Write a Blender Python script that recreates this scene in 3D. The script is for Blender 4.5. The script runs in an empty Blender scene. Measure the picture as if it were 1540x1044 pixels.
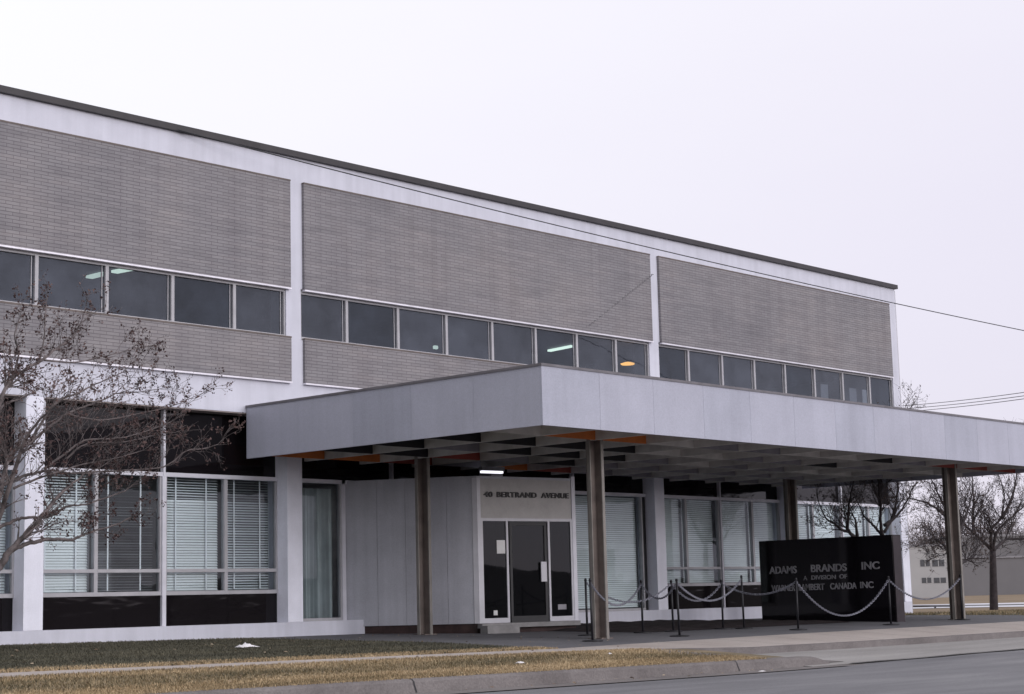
import bpy, math, random
import numpy as np
from mathutils import Vector, Matrix
R = random.Random(7)
sc = bpy.context.scene
COL = sc.collection
OFF = 0.6            # survey heights are relative to the eye; +OFF puts the ground near z = 0

# ------------------------------------------------------------------ camera
F_PX, YAW, PIT, ROL = 2657.33, 0.8356, 0.1434, -0.0255
CAM = Vector((-17.70, -27.61, OFF))
Fw = Vector((math.sin(YAW)*math.cos(PIT), math.cos(YAW)*math.cos(PIT), math.sin(PIT)))
R0 = Vector((math.cos(YAW), -math.sin(YAW), 0)); U0 = R0.cross(Fw)
Rt = math.cos(ROL)*R0 + math.sin(ROL)*U0
Up = -math.sin(ROL)*R0 + math.cos(ROL)*U0
cam = bpy.data.cameras.new('camera'); camo = bpy.data.objects.new('camera', cam); COL.objects.link(camo)
cam.sensor_width = 36.0; cam.lens = F_PX/1540*36
cam.clip_end = 9000; cam.clip_start = 0.1
M3 = Matrix((Rt, Up, -Fw)).transposed()
camo.matrix_world = Matrix.Translation(CAM) @ M3.to_4x4()
sc.camera = camo

def sight(u, v, X=None, Y=None, Z=None, depth=None):
    """survey helper: point on the sight line of photo pixel u,v at a known plane (Z in world)."""
    d = Fw + Rt*((u-770)/F_PX) - Up*((v-522)/F_PX)
    if X is not None: s = (X-CAM.x)/d.x
    elif Y is not None: s = (Y-CAM.y)/d.y
    elif Z is not None: s = (Z-CAM.z)/d.z
    else: s = depth
    return CAM + d*s

# ------------------------------------------------------------------ materials
MAT = {}
def nodes(name):
    m = bpy.data.materials.new(name); m.use_nodes = True
    nt = m.node_tree; nt.nodes.clear()
    out = nt.nodes.new('ShaderNodeOutputMaterial')
    MAT[name] = m
    return m, nt, out
def N(nt, t, **kw):
    n = nt.nodes.new(t)
    for k, v in kw.items():
        if k.startswith('_'): setattr(n, k[1:], v)
        else: n.inputs[k.replace('__', ' ')].default_value = v
    return n
def ramp(nt, src, stops):
    r = nt.nodes.new('ShaderNodeValToRGB')
    e = r.color_ramp.elements
    while len(e) < len(stops): e.new(0.5)
    for el, (p, c) in zip(e, stops): el.position = p; el.color = (*c, 1)
    nt.links.new(src, r.inputs[0]); return r
def paint(name, col, rough=0.55, var=0.06, scale=3.0, spec=0.4, metallic=0.0, bump=0.0, bscale=60, streak=0.0, grain=0.0):
    """plain surface with real tonal variation: broad mottling, fine grain and (optional) vertical weather streaks."""
    m, nt, out = nodes(name)
    p = N(nt, 'ShaderNodeBsdfPrincipled', Roughness=rough, Metallic=metallic); p.inputs['Specular IOR Level'].default_value = spec
    tc = N(nt, 'ShaderNodeTexCoord')
    n1 = N(nt, 'ShaderNodeTexNoise', Scale=scale, Detail=6.0, Roughness=0.6)
    nt.links.new(tc.outputs['Object'], n1.inputs['Vector'])
    lo = tuple(c*(1-var*1.6) for c in col); hi = tuple(min(1, c*(1+var)) for c in col)
    r = ramp(nt, n1.outputs[0], [(0.3, lo), (0.7, hi)])
    c = r.outputs[0]
    if grain:
        n3 = N(nt, 'ShaderNodeTexNoise', Scale=45.0, Detail=3.0)
        nt.links.new(tc.outputs['Object'], n3.inputs['Vector'])
        r3 = ramp(nt, n3.outputs[0], [(0.3, (1-grain,)*3), (0.7, (1, 1, 1))])
        mx = N(nt, 'ShaderNodeMix', _data_type='RGBA', _blend_type='MULTIPLY'); mx.inputs[0].default_value = 1
        nt.links.new(c, mx.inputs[6]); nt.links.new(r3.outputs[0], mx.inputs[7]); c = mx.outputs[2]
    if streak:
        mp = N(nt, 'ShaderNodeMapping'); mp.inputs['Scale'].default_value = (5, 5, 0.25)
        nt.links.new(tc.outputs['Object'], mp.inputs[0])
        n2 = N(nt, 'ShaderNodeTexNoise', Scale=1.0, Detail=5.0)
        nt.links.new(mp.outputs[0], n2.inputs['Vector'])
        r2 = ramp(nt, n2.outputs[0], [(0.35, (1-streak,)*3), (0.62, (1, 1, 1))])
        mx = N(nt, 'ShaderNodeMix', _data_type='RGBA', _blend_type='MULTIPLY'); mx.inputs[0].default_value = 1
        nt.links.new(c, mx.inputs[6]); nt.links.new(r2.outputs[0], mx.inputs[7]); c = mx.outputs[2]
    nt.links.new(c, p.inputs['Base Color'])
    if bump:
        nb = N(nt, 'ShaderNodeTexNoise', Scale=bscale, Detail=4.0)
        nt.links.new(tc.outputs['Object'], nb.inputs['Vector'])
        b = N(nt, 'ShaderNodeBump', Strength=bump, Distance=0.02)
        nt.links.new(nb.outputs[0], b.inputs['Height']); nt.links.new(b.outputs[0], p.inputs['Normal'])
    nt.links.new(p.outputs[0], out.inputs[0])
    return m

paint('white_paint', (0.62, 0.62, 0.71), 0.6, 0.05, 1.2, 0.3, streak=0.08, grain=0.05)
paint('column_white_lifted', (0.84, 0.84, 0.95), 0.6, 0.05, 2.0, 0.3, streak=0.05, grain=0.08)  # frame white raised in colour to stand in for light under the canopy
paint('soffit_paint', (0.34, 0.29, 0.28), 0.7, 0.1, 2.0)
paint('coping', (0.034, 0.030, 0.034), 0.5, 0.2, 2.0)
paint('flashing', (0.72, 0.70, 0.76), 0.35, 0.1, 4.0, metallic=0.3)
paint('canopy_panel', (0.43, 0.435, 0.52), 0.4, 0.05, 0.8, streak=0.05, grain=0.13)
paint('canopy_panel_dull', (0.40, 0.408, 0.49), 0.42, 0.06, 1.0, streak=0.07, grain=0.13)
paint('canopy_deck', (0.10, 0.095, 0.11), 0.8, 0.2, 2.0)
paint('coffer_pale', (0.58, 0.56, 0.54), 0.7, 0.15, 2.0)
paint('baffle_orange', (0.56, 0.16, 0.035), 0.55, 0.15, 2.0)
paint('baffle_red', (0.26, 0.045, 0.03), 0.55, 0.15, 2.0)
paint('baffle_black', (0.012, 0.012, 0.016), 0.6, 0.2, 2.0)
paint('baffle_grey', (0.24, 0.23, 0.26), 0.6, 0.15, 2.0)
paint('edge_metal', (0.15, 0.14, 0.155), 0.5, 0.15, 3.0)
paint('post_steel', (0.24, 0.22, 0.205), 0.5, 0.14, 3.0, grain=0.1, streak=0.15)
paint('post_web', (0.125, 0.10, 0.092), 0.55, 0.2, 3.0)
paint('window_frame', (0.40, 0.39, 0.42), 0.45, 0.08, 3.0)
paint('white_frame', (0.62, 0.61, 0.68), 0.45, 0.06, 3.0)
paint('dark_jamb', (0.018, 0.017, 0.021), 0.5, 0.2)
paint('alu_panel', (0.45, 0.45, 0.51), 0.42, 0.07, 1.5, streak=0.12, grain=0.14)
paint('header_panel', (0.42, 0.40, 0.40), 0.6, 0.08, 3.0, grain=0.1)
paint('alu_frame', (0.52, 0.51, 0.56), 0.35, 0.06)
paint('plinth_brick', (0.040, 0.022, 0.022), 0.8, 0.3, 5.0)
paint('step_concrete', (0.24, 0.23, 0.235), 0.8, 0.15, 4.0, bump=0.2)
paint('interior_wall', (0.22, 0.22, 0.24), 0.8, 0.1)
paint('interior_dark', (0.06, 0.06, 0.07), 0.8, 0.2)
paint('curtain_cloth', (0.40, 0.435, 0.45), 0.85, 0.1, 2.0)
paint('curtain_light', (0.62, 0.64, 0.70), 0.85, 0.1, 2.0)
paint('slat', (0.78, 0.81, 0.85), 0.5, 0.05, 1.0)
paint('slat_bright', (0.90, 0.92, 0.94), 0.5, 0.05, 1.0)
paint('tape', (0.85, 0.86, 0.90), 0.7, 0.05)
paint('black_letters', (0.012, 0.010, 0.012), 0.4, 0.2)
paint('sign_letters', (0.34, 0.33, 0.36), 0.5, 0.25, 6.0)
paint('sign_edge', (0.030, 0.021, 0.026), 0.5, 0.2)
paint('iron', (0.020, 0.019, 0.024), 0.5, 0.3, 5.0)
paint('chain_steel', (0.25, 0.25, 0.30), 0.42, 0.2, 20.0, metallic=0.35)
paint('cable', (0.03, 0.03, 0.035), 0.6, 0.2)
paint('paper', (0.82, 0.79, 0.82), 0.9, 0.08, 20.0)
paint('notice', (0.62, 0.61, 0.62), 0.8, 0.1)
paint('bark', (0.105, 0.088, 0.085), 0.9, 0.3, 8.0, bump=0.5, bscale=40)
paint('bark_pale', (0.155, 0.130, 0.132), 0.9, 0.5, 5.0, bump=0.5, bscale=40)
paint('bark_dark', (0.036, 0.028, 0.031), 0.9, 0.3, 8.0, bump=0.5, bscale=40)
paint('far_wall', (0.36, 0.35, 0.36), 0.8, 0.05, 0.2)
paint('far_wall_grey', (0.165, 0.158, 0.170), 0.8, 0.08, 0.1)
paint('far_glass', (0.07, 0.07, 0.08), 0.2, 0.1)
paint('far_roof', (0.24, 0.23, 0.25), 0.8, 0.1, 0.2)
paint('pale_pavement', (0.62, 0.61, 0.66), 0.8, 0.2, 0.3)

def emit(name, col, s):
    m, nt, out = nodes(name)
    e = N(nt, 'ShaderNodeEmission', Color=(*col, 1), Strength=s)
    nt.links.new(e.outputs[0], out.inputs[0])
emit('tube_light', (0.80, 1.0, 0.85), 1.6)
emit('lamp_orange', (1.0, 0.50, 0.12), 2.6)
emit('canopy_tube', (0.9, 0.9, 1.0), 1.5)

# pale grey brick: courses 67 mm
def brick(name, c1, c2, mort):
    m, nt, out = nodes(name)
    tc = N(nt, 'ShaderNodeTexCoord'); sp = N(nt, 'ShaderNodeSeparateXYZ'); cb = N(nt, 'ShaderNodeCombineXYZ')
    nt.links.new(tc.outputs['Object'], sp.inputs[0])
    nt.links.new(sp.outputs[0], cb.inputs[0]); nt.links.new(sp.outputs[2], cb.inputs[1])
    b = N(nt, 'ShaderNodeTexBrick', Scale=1.0)
    b.inputs['Brick Width'].default_value = 0.29; b.inputs['Row Height'].default_value = 0.066
    b.inputs['Mortar Size'].default_value = 0.007; b.inputs['Mortar Smooth'].default_value = 0.3
    b.inputs['Color1'].default_value = (*c1, 1); b.inputs['Color2'].default_value = (*c2, 1); b.inputs['Mortar'].default_value = (*mort, 1)
    b.inputs['Bias'].default_value = -0.2
    nt.links.new(cb.outputs[0], b.inputs['Vector'])
    n = N(nt, 'ShaderNodeTexNoise', Scale=0.45, Detail=6.0)
    nt.links.new(tc.outputs['Object'], n.inputs['Vector'])
    r = ramp(nt, n.outputs[0], [(0.25, (0.84, 0.83, 0.85)), (0.5, (1.0, 0.98, 0.98)), (0.75, (1.10, 1.05, 1.02))])
    mx = N(nt, 'ShaderNodeMix', _data_type='RGBA', _blend_type='MULTIPLY'); mx.inputs[0].default_value = 1
    nt.links.new(b.outputs[0], mx.inputs[6]); nt.links.new(r.outputs[0], mx.inputs[7])
    # course-by-course batches of brick and rain stains under the coping
    mp = N(nt, 'ShaderNodeMapping'); mp.inputs['Scale'].default_value = (0.55, 1, 9.0)
    nt.links.new(tc.outputs['Object'], mp.inputs[0])
    n5 = N(nt, 'ShaderNodeTexNoise', Scale=1.0, Detail=3.0); nt.links.new(mp.outputs[0], n5.inputs['Vector'])
    r5 = ramp(nt, n5.outputs[0], [(0.3, (0.86, 0.86, 0.87)), (0.55, (1, 1, 1)), (0.75, (1.08, 1.06, 1.04))])
    mp6 = N(nt, 'ShaderNodeMapping'); mp6.inputs['Scale'].default_value = (3.0, 1, 0.22)
    nt.links.new(tc.outputs['Object'], mp6.inputs[0])
    n6 = N(nt, 'ShaderNodeTexNoise', Scale=1.0, Detail=4.0); nt.links.new(mp6.outputs[0], n6.inputs['Vector'])
    r6 = ramp(nt, n6.outputs[0], [(0.3, (0.90, 0.89, 0.90)), (0.55, (1, 1, 1))])
    for rr in (r5, r6):
        m5 = N(nt, 'ShaderNodeMix', _data_type='RGBA', _blend_type='MULTIPLY'); m5.inputs[0].default_value = 1
        nt.links.new(mx.outputs[2], m5.inputs[6]); nt.links.new(rr.outputs[0], m5.inputs[7]); mx = m5
    p = N(nt, 'ShaderNodeBsdfPrincipled', Roughness=0.85); p.inputs['Specular IOR Level'].default_value = 0.2
    nt.links.new(mx.outputs[2], p.inputs['Base Color'])
    bp = N(nt, 'ShaderNodeBump', Strength=0.5, Distance=0.01); bp.invert = True
    nt.links.new(b.outputs[1], bp.inputs['Height']); nt.links.new(bp.outputs[0], p.inputs['Normal'])
    nt.links.new(p.outputs[0], out.inputs[0])
brick('pale_brick', (0.262, 0.255, 0.270), (0.228, 0.220, 0.234), (0.155, 0.148, 0.163))

# window glass: transparent with tint + mirror reflection by Fresnel + a little grime / screen
def glass(name, tint, dust, dustcol, wav=0.0, refl=1.0, mottle=0.0):
    m, nt, out = nodes(name)
    t = N(nt, 'ShaderNodeBsdfTransparent', Color=(*tint, 1))
    g = N(nt, 'ShaderNodeBsdfGlossy', Color=(refl*.88, refl*.94, refl, 1), Roughness=0.015)
    fr = N(nt, 'ShaderNodeFresnel', IOR=1.42)
    d = N(nt, 'ShaderNodeBsdfDiffuse', Color=(*dustcol, 1))
    m1 = N(nt, 'ShaderNodeMixShader', Fac=dust); m2 = N(nt, 'ShaderNodeMixShader')
    tc = N(nt, 'ShaderNodeTexCoord')
    if mottle:
        n0 = N(nt, 'ShaderNodeTexNoise', Scale=1.3, Detail=6.0, Roughness=0.7)
        nt.links.new(tc.outputs['Object'], n0.inputs['Vector'])
        mr = N(nt, 'ShaderNodeMapRange'); mr.inputs['From Min'].default_value = .3; mr.inputs['From Max'].default_value = .7
        mr.inputs['To Min'].default_value = max(0, dust-mottle); mr.inputs['To Max'].default_value = dust+mottle
        nt.links.new(n0.outputs[0], mr.inputs[0]); nt.links.new(mr.outputs[0], m1.inputs[0])
    nt.links.new(t.outputs[0], m1.inputs[1]); nt.links.new(d.outputs[0], m1.inputs[2])
    nt.links.new(fr.outputs[0], m2.inputs[0]); nt.links.new(m1.outputs[0], m2.inputs[1]); nt.links.new(g.outputs[0], m2.inputs[2])
    if wav:
        n = N(nt, 'ShaderNodeTexNoise', Scale=1.1, Detail=2.0)
        nt.links.new(tc.outputs['Object'], n.inputs['Vector'])
        b = N(nt, 'ShaderNodeBump', Strength=wav, Distance=0.02)
        nt.links.new(n.outputs[0], b.inputs['Height']); nt.links.new(b.outputs[0], g.inputs['Normal'])
    nt.links.new(m2.outputs[0], out.inputs[0])
glass('glass_upper', (0.50, 0.53, 0.57), 0.28, (0.135, 0.148, 0.19), 0.18, refl=.95, mottle=0.12)
glass('glass_upper_clear', (0.62, 0.66, 0.70), 0.15, (0.12, 0.145, 0.205), 0.25, refl=.95, mottle=0.08)
glass('glass_upper_screen', (0.40, 0.42, 0.46), 0.38, (0.125, 0.138, 0.178), 0.12, refl=.9, mottle=0.14)
glass('glass_lower', (0.87, 0.92, 0.935), 0.03, (0.4, 0.42, 0.45), 0.2, mottle=0.03)
glass('glass_door', (0.30, 0.30, 0.33), 0.10, (0.05, 0.05, 0.06), 0.05, refl=.62)
def spandrel(name, col, wav, spec):
    m, nt, out = nodes(name)
    p = N(nt, 'ShaderNodeBsdfPrincipled', Roughness=0.05); p.inputs['Base Color'].default_value = (*col, 1); p.inputs['Specular IOR Level'].default_value = spec
    tc = N(nt, 'ShaderNodeTexCoord'); mp = N(nt, 'ShaderNodeMapping'); mp.inputs['Scale'].default_value = (0.6, 1, 2.2)
    n = N(nt, 'ShaderNodeTexNoise', Scale=1.6, Detail=2.0)
    nt.links.new(tc.outputs['Object'], mp.inputs[0]); nt.links.new(mp.outputs[0], n.inputs['Vector'])
    b = N(nt, 'ShaderNodeBump', Strength=wav, Distance=0.03)
    nt.links.new(n.outputs[0], b.inputs['Height']); nt.links.new(b.outputs[0], p.inputs['Normal'])
    nt.links.new(p.outputs[0], out.inputs[0])
spandrel('spandrel_glass', (0.008, 0.0065, 0.008), 0.12, 0.26)
spandrel('sign_black', (0.007, 0.006, 0.008), 0.03, 0.25)

def ground_mat(name, stops, scale, rough=0.95, bump=0.3, bscale=50, fine=0.25, fscale=35, stretch=(1, 1, 1)):
    m, nt, out = nodes(name)
    tc = N(nt, 'ShaderNodeTexCoord'); mp = N(nt, 'ShaderNodeMapping'); mp.inputs['Scale'].default_value = stretch
    nt.links.new(tc.outputs['Object'], mp.inputs[0])
    n = N(nt, 'ShaderNodeTexNoise', Scale=scale, Detail=8.0, Roughness=0.65)
    nt.links.new(mp.outputs[0], n.inputs['Vector'])
    r = ramp(nt, n.outputs[0], stops)
    n2 = N(nt, 'ShaderNodeTexNoise', Scale=fscale, Detail=4.0, Roughness=0.7)
    nt.links.new(tc.outputs['Object'], n2.inputs['Vector'])
    r2 = ramp(nt, n2.outputs[0], [(0.3, (1-fine,)*3), (0.7, (1+fine*0.4,)*3)])
    mx = N(nt, 'ShaderNodeMix', _data_type='RGBA', _blend_type='MULTIPLY'); mx.inputs[0].default_value = 1
    nt.links.new(r.outputs[0], mx.inputs[6]); nt.links.new(r2.outputs[0], mx.inputs[7])
    p = N(nt, 'ShaderNodeBsdfPrincipled', Roughness=rough); p.inputs['Specular IOR Level'].default_value = 0.25
    nt.links.new(mx.outputs[2], p.inputs['Base Color'])
    nb = N(nt, 'ShaderNodeTexNoise', Scale=bscale, Detail=4.0)
    nt.links.new(tc.outputs['Object'], nb.inputs['Vector'])
    b = N(nt, 'ShaderNodeBump', Strength=bump, Distance=0.02)
    nt.links.new(nb.outputs[0], b.inputs['Height']); nt.links.new(b.outputs[0], p.inputs['Normal'])
    nt.links.new(p.outputs[0], out.inputs[0])
ground_mat('asphalt_road', [(0.3, (0.15, 0.147, 0.160)), (0.55, (0.205, 0.20, 0.215)), (0.75, (0.265, 0.26, 0.272))], 0.8, fine=0.35, fscale=60, stretch=(0.25, 1.6, 1))
ground_mat('asphalt_drive', [(0.3, (0.130, 0.127, 0.14)), (0.7, (0.19, 0.186, 0.20))], 0.6, fine=0.3)
ground_mat('concrete_walk', [(0.3, (0.40, 0.345, 0.32)), (0.7, (0.50, 0.445, 0.42))], 0.7, fine=0.18)
ground_mat('concrete_kerb', [(0.3, (0.135, 0.12, 0.120)), (0.7, (0.23, 0.207, 0.205))], 1.2, fine=0.3)
ground_mat('concrete_apron', [(0.3, (0.27, 0.255, 0.25)), (0.7, (0.38, 0.36, 0.355))], 0.8, fine=0.25, stretch=(0.3, 2, 1))
ground_mat('soil_bed', [(0.3, (0.022, 0.016, 0.018)), (0.7, (0.045, 0.034, 0.036))], 3.0, bump=1.0, bscale=15)
ground_mat('far_earth', [(0.3, (0.07, 0.06, 0.05)), (0.7, (0.12, 0.10, 0.08))], 0.05)
ground_mat('ridge_earth', [(0.3, (0.035, 0.030, 0.027)), (0.7, (0.075, 0.062, 0.05))], 0.05)
ground_mat('dry_field', [(0.3, (0.17, 0.125, 0.08)), (0.7, (0.27, 0.20, 0.135))], 0.15)
ground_mat('lawn_soil', [(0.35, (0.060, 0.058, 0.042)), (0.65, (0.105, 0.095, 0.062))], 1.2)
ground_mat('verge_soil', [(0.35, (0.13, 0.108, 0.072)), (0.65, (0.30, 0.23, 0.15))], 1.0, stretch=(0.4, 1.5, 1))

def blade_mat(name, stops, rnd):
    m, nt, out = nodes(name)
    tc = N(nt, 'ShaderNodeTexCoord'); mp = N(nt, 'ShaderNodeMapping'); mp.inputs['Scale'].default_value = (0.35, 1.3, 1)
    nt.links.new(tc.outputs['Object'], mp.inputs[0])
    n = N(nt, 'ShaderNodeTexNoise', Scale=0.9, Detail=5.0)
    nt.links.new(mp.outputs[0], n.inputs['Vector'])
    g = N(nt, 'ShaderNodeNewGeometry')
    ad = N(nt, 'ShaderNodeMath', _operation='MULTIPLY_ADD'); ad.inputs[1].default_value = rnd
    nt.links.new(g.outputs['Random Per Island'], ad.inputs[0]); nt.links.new(n.outputs[0], ad.inputs[2])
    r = ramp(nt, ad.outputs[0], stops)
    p = N(nt, 'ShaderNodeBsdfPrincipled', Roughness=0.8); p.inputs['Specular IOR Level'].default_value = 0.2
    nt.links.new(r.outputs[0], p.inputs['Base Color']); nt.links.new(p.outputs[0], out.inputs[0])
blade_mat('blade_green', [(0.35, (0.046, 0.045, 0.035)), (0.62, (0.080, 0.076, 0.058)), (0.95, (0.14, 0.125, 0.090))], 0.3)
blade_mat('blade_tan', [(0.40, (0.16, 0.122, 0.070)), (0.60, (0.38, 0.28, 0.165)), (0.9, (0.54, 0.41, 0.265))], 0.35)
blade_mat('blade_mixed', [(0.42, (0.085, 0.076, 0.048)), (0.64, (0.22, 0.172, 0.104)), (0.95, (0.42, 0.32, 0.20))], 0.35)
blade_mat('leaf_red', [(0.35, (0.030, 0.018, 0.020)), (0.6, (0.058, 0.035, 0.036)), (0.9, (0.15, 0.10, 0.095))], 0.4)
blade_mat('leaf_litter', [(0.35, (0.05, 0.03, 0.02)), (0.6, (0.14, 0.085, 0.05)), (0.9, (0.42, 0.34, 0.25))], 0.5)
blade_mat('leaf_dark', [(0.35, (0.030, 0.020, 0.022)), (0.6, (0.060, 0.040, 0.040)), (0.9, (0.10, 0.07, 0.055))], 0.4)

# ------------------------------------------------------------------ mesh builder
class MB:
    def __init__(s): s.v = []; s.f = []
    def box(s, x0, x1, y0, y1, z0, z1, T=None):
        b = len(s.v)
        for z in (z0, z1):
            for (x, y) in ((x0, y0), (x1, y0), (x1, y1), (x0, y1)):
                p = Vector((x, y, z)); s.v.append(tuple(T @ p) if T else tuple(p))
        s.f += [tuple(b+i for i in q) for q in ((3, 2, 1, 0), (4, 5, 6, 7), (0, 1, 5, 4), (1, 2, 6, 5), (2, 3, 7, 6), (3, 0, 4, 7))]
        return s
    def quad(s, *pts):
        b = len(s.v); s.v += [tuple(p) for p in pts]; s.f.append(tuple(range(b, b+len(pts)))); return s
    def tube(s, pts, rads, n=6, cap=True):
        pts = [Vector(p) for p in pts]; b = len(s.v); k = len(pts)
        if not hasattr(rads, '__len__'): rads = [rads]*k
        ref = None
        for i, p in enumerate(pts):
            d = (pts[min(i+1, k-1)] - pts[max(i-1, 0)])
            if d.length < 1e-9: d = Vector((0, 0, 1))
            d.normalize()
            if ref is None:
                ref = d.orthogonal().normalized()
            a = (ref - d*ref.dot(d))
            a = a.normalized() if a.length > 1e-6 else d.orthogonal().normalized()
            ref = a; c = d.cross(a)
            for j in range(n):
                t = 2*math.pi*j/n
                s.v.append(tuple(p + (a*math.cos(t) + c*math.sin(t))*rads[i]))
        for i in range(k-1):
            for j in range(n):
                j2 = (j+1) % n
                s.f.append((b+i*n+j, b+i*n+j2, b+(i+1)*n+j2, b+(i+1)*n+j))
        if cap:
            s.f.append(tuple(b+j for j in reversed(range(n)))); s.f.append(tuple(b+(k-1)*n+j for j in range(n)))
        return s
    def build(s, name, mat, parent=None, loc=None, smooth=False, bevel=0):
        me = bpy.data.meshes.new(name)
        me.from_pydata(s.v, [], s.f); me.update()
        if smooth:
            me.polygons.foreach_set('use_smooth', [True]*len(me.polygons))
        for mm in (mat if isinstance(mat, (list, tuple)) else [mat]): me.materials.append(MAT[mm])
        o = bpy.data.objects.new(name, me); COL.objects.link(o)
        if bevel:
            bv = o.modifiers.new('bevel', 'BEVEL'); bv.width = bevel; bv.segments = 2; bv.limit_method = 'ANGLE'
        if parent is not None:
            o.parent = parent
            pw = parent_world(parent)
            o.location = tuple(-c for c in pw)      # meshes are built in world metres; cancel the root's offset
        return o
def parent_world(o):
    p = Vector((0, 0, 0))
    while o is not None:
        p += Vector(o.location); o = o.parent
    return p
def tag(o, label=None, cat=None, group=None, kind=None):
    if label: o['label'] = label
    if cat: o['category'] = cat
    if group: o['group'] = group
    if kind: o['kind'] = kind
    return o
def root(name, loc, label, cat, group=None):
    o = bpy.data.objects.new(name, None); COL.objects.link(o); o.location = loc; o.empty_display_size = 0.3
    return tag(o, label, cat, group)
def z(h): return h + OFF

# ------------------------------------------------------------------ terrain heights
XN = [-40, -6, 0, 5, 8, 12, 26, 34, 60]
PROF = {0.4: [-.49, -.49, -.51, -.56, -.57, -.58, -.60, -.66, -.80],
        -5.0: [-.60, -.60, -.63, -.665, -.675, -.68, -.66, -.70, -.84],
        -6.4: [-.65, -.65, -.68, -.715, -.715, -.715, -.69, -.72, -.86],
        -8.0: [-.70, -.70, -.75, -.785, -.770, -.755, -.75, -.76, -.88],
        -9.8: [-.69, -.70, -.745, -.80, -.875, -.89, -.90, -.91, -1.0],
        -12.0: [-.84, -.87, -.915, -.96, -.995, -1.08, -1.08, -1.09, -1.1]}
YN = sorted(PROF)
def gz(x, y):
    y = min(max(y, YN[0]), YN[-1])
    row = {k: float(np.interp(x, XN, PROF[k])) for k in YN}
    return float(np.interp(y, YN, [row[k] for k in YN])) + OFF
def linspace(a, b, n): return [a + (b-a)*i/n for i in range(n+1)]
def sheet(name, xs, ys, mat, lift=0.0, zf=None):
    mb = MB(); zf = zf or gz
    for y in ys:
        for x in xs: mb.v.append((x, y, zf(x, y)+lift))
    nx = len(xs)
    for j in range(len(ys)-1):
        for i in range(nx-1):
            a = j*nx+i; mb.f.append((a, a+1, a+nx+1, a+nx))
    return tag(mb.build(name, mat), kind='structure')

# lawn left of the canopy, drive under it, sidewalk, verge
sheet('lawn', linspace(-60, 4.7, 60), linspace(-8.0, 0.35, 24), 'lawn_soil')
sheet('driveway', linspace(4.7, 26.0, 24), linspace(-8.0, 0.35, 24), 'asphalt_drive')
sheet('side_lawn', linspace(26.0, 60, 24), linspace(-8.0, 0.35, 8), 'lawn_soil')
sheet('pavement', linspace(-60, 60, 96), linspace(-9.8, -8.0, 4), 'concrete_walk')
sheet('verge', linspace(-60, 6.0, 60), linspace(-12.0, -9.8, 10), 'verge_soil')
# joints in the pavement: shallow grooves
mb = MB()
for i in range(-12, 30):
    x = i*1.55
    n = 4
    for j in range(n):
        y0, y1 = -9.8+1.8*j/n, -9.8+1.8*(j+1)/n
        mb.quad((x, y0, gz(x, y0)+.004), (x+.018, y0, gz(x, y0)+.004), (x+.018, y1, gz(x, y1)+.004), (x, y1, gz(x, y1)+.004))
tag(mb.build('pavement_joints', 'concrete_kerb'), kind='structure')
# road
def roadz(x, y):
    e = float(np.interp(x, [-40, -6, 4, 8, 14, 60, 300], [-1.02, -1.045, -1.115, -1.12, -1.10, -1.12, -1.3])) + OFF
    return e + (y+12.25)*0.012 if y > -18.5 else e - 0.075 + (y+18.5)*0.04
sheet('road', [-300, -150] + linspace(-60, 60, 80) + [150, 300, 600], linspace(-25.0, -12.2, 20), 'asphalt_road')\
    .data.vertices.foreach_set('co', [c for y in linspace(-25.0, -12.2, 20) for x in [-300, -150]+linspace(-60, 60, 80)+[150, 300, 600] for c in (x, y, roadz(x, y))])
# kerb with rounded nose along the verge, ending in a dropped end at the drive
def kerb(name, xs, prof, mat):
    mb = MB(); k = None
    for x in xs:
        pr = prof(x); k = len(pr)
        for (y, zz) in pr: mb.v.append((x, y, zz))
    for i in range(len(xs)-1):
        for j in range(k-1):
            a = i*k+j; mb.f.append((a, a+k, a+k+1, a+1))
    mb.f.append(tuple(range(k))); mb.f.append(tuple((len(xs)-1)*k+j for j in reversed(range(k))))
    return tag(mb.build(name, mat), kind='structure')
def kp(x):
    d = min(max((x-6.35)/.75, 0), 1); d = d*d*(3-2*d)
    t = gz(x, -12.0)+.012; r = roadz(x, -12.2)
    t = t*(1-d) + (r+.014)*d
    jog = 0.012*math.sin(x*1.3)
    return [(-11.82, t-.2), (-11.82, t+.002), (-12.0, t), (-12.06, t-.012), (-12.09+jog*.3, t-.04), (-12.13, min(t-.05, r+.012) if d > .9 else r+.012), (-12.5, r+.006), (-12.5, r-.1)]
kerb('kerb', linspace(-60, 5.0, 120) + linspace(5.05, 7.2, 30), kp, 'concrete_kerb')
# concrete gutter pan between kerb and asphalt
sheet('gutter', linspace(-60, 6.6, 90), [-12.62, -12.45, -12.3, -12.16], 'concrete_kerb', lift=.012, zf=roadz)
# kerb joints (dark cracks)
mb = MB()
for x in (-2.48, 4.25):
    t = gz(x, -12.0)+.012; r = roadz(x, -12.2); w = .022
    pr = [(-11.85, t+.006), (-12.0, t+.004), (-12.065, t-.008), (-12.096, t-.04), (-12.137, r+.02)]
    for (a, b) in zip(pr, pr[1:]):
        mb.quad((x, a[0], a[1]), (x+w, a[0], a[1]), (x+w+.01, b[0], b[1]), (x+.01, b[0], b[1]))
tag(mb.build('kerb_joints', 'dark_jamb'), kind='structure')
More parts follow.
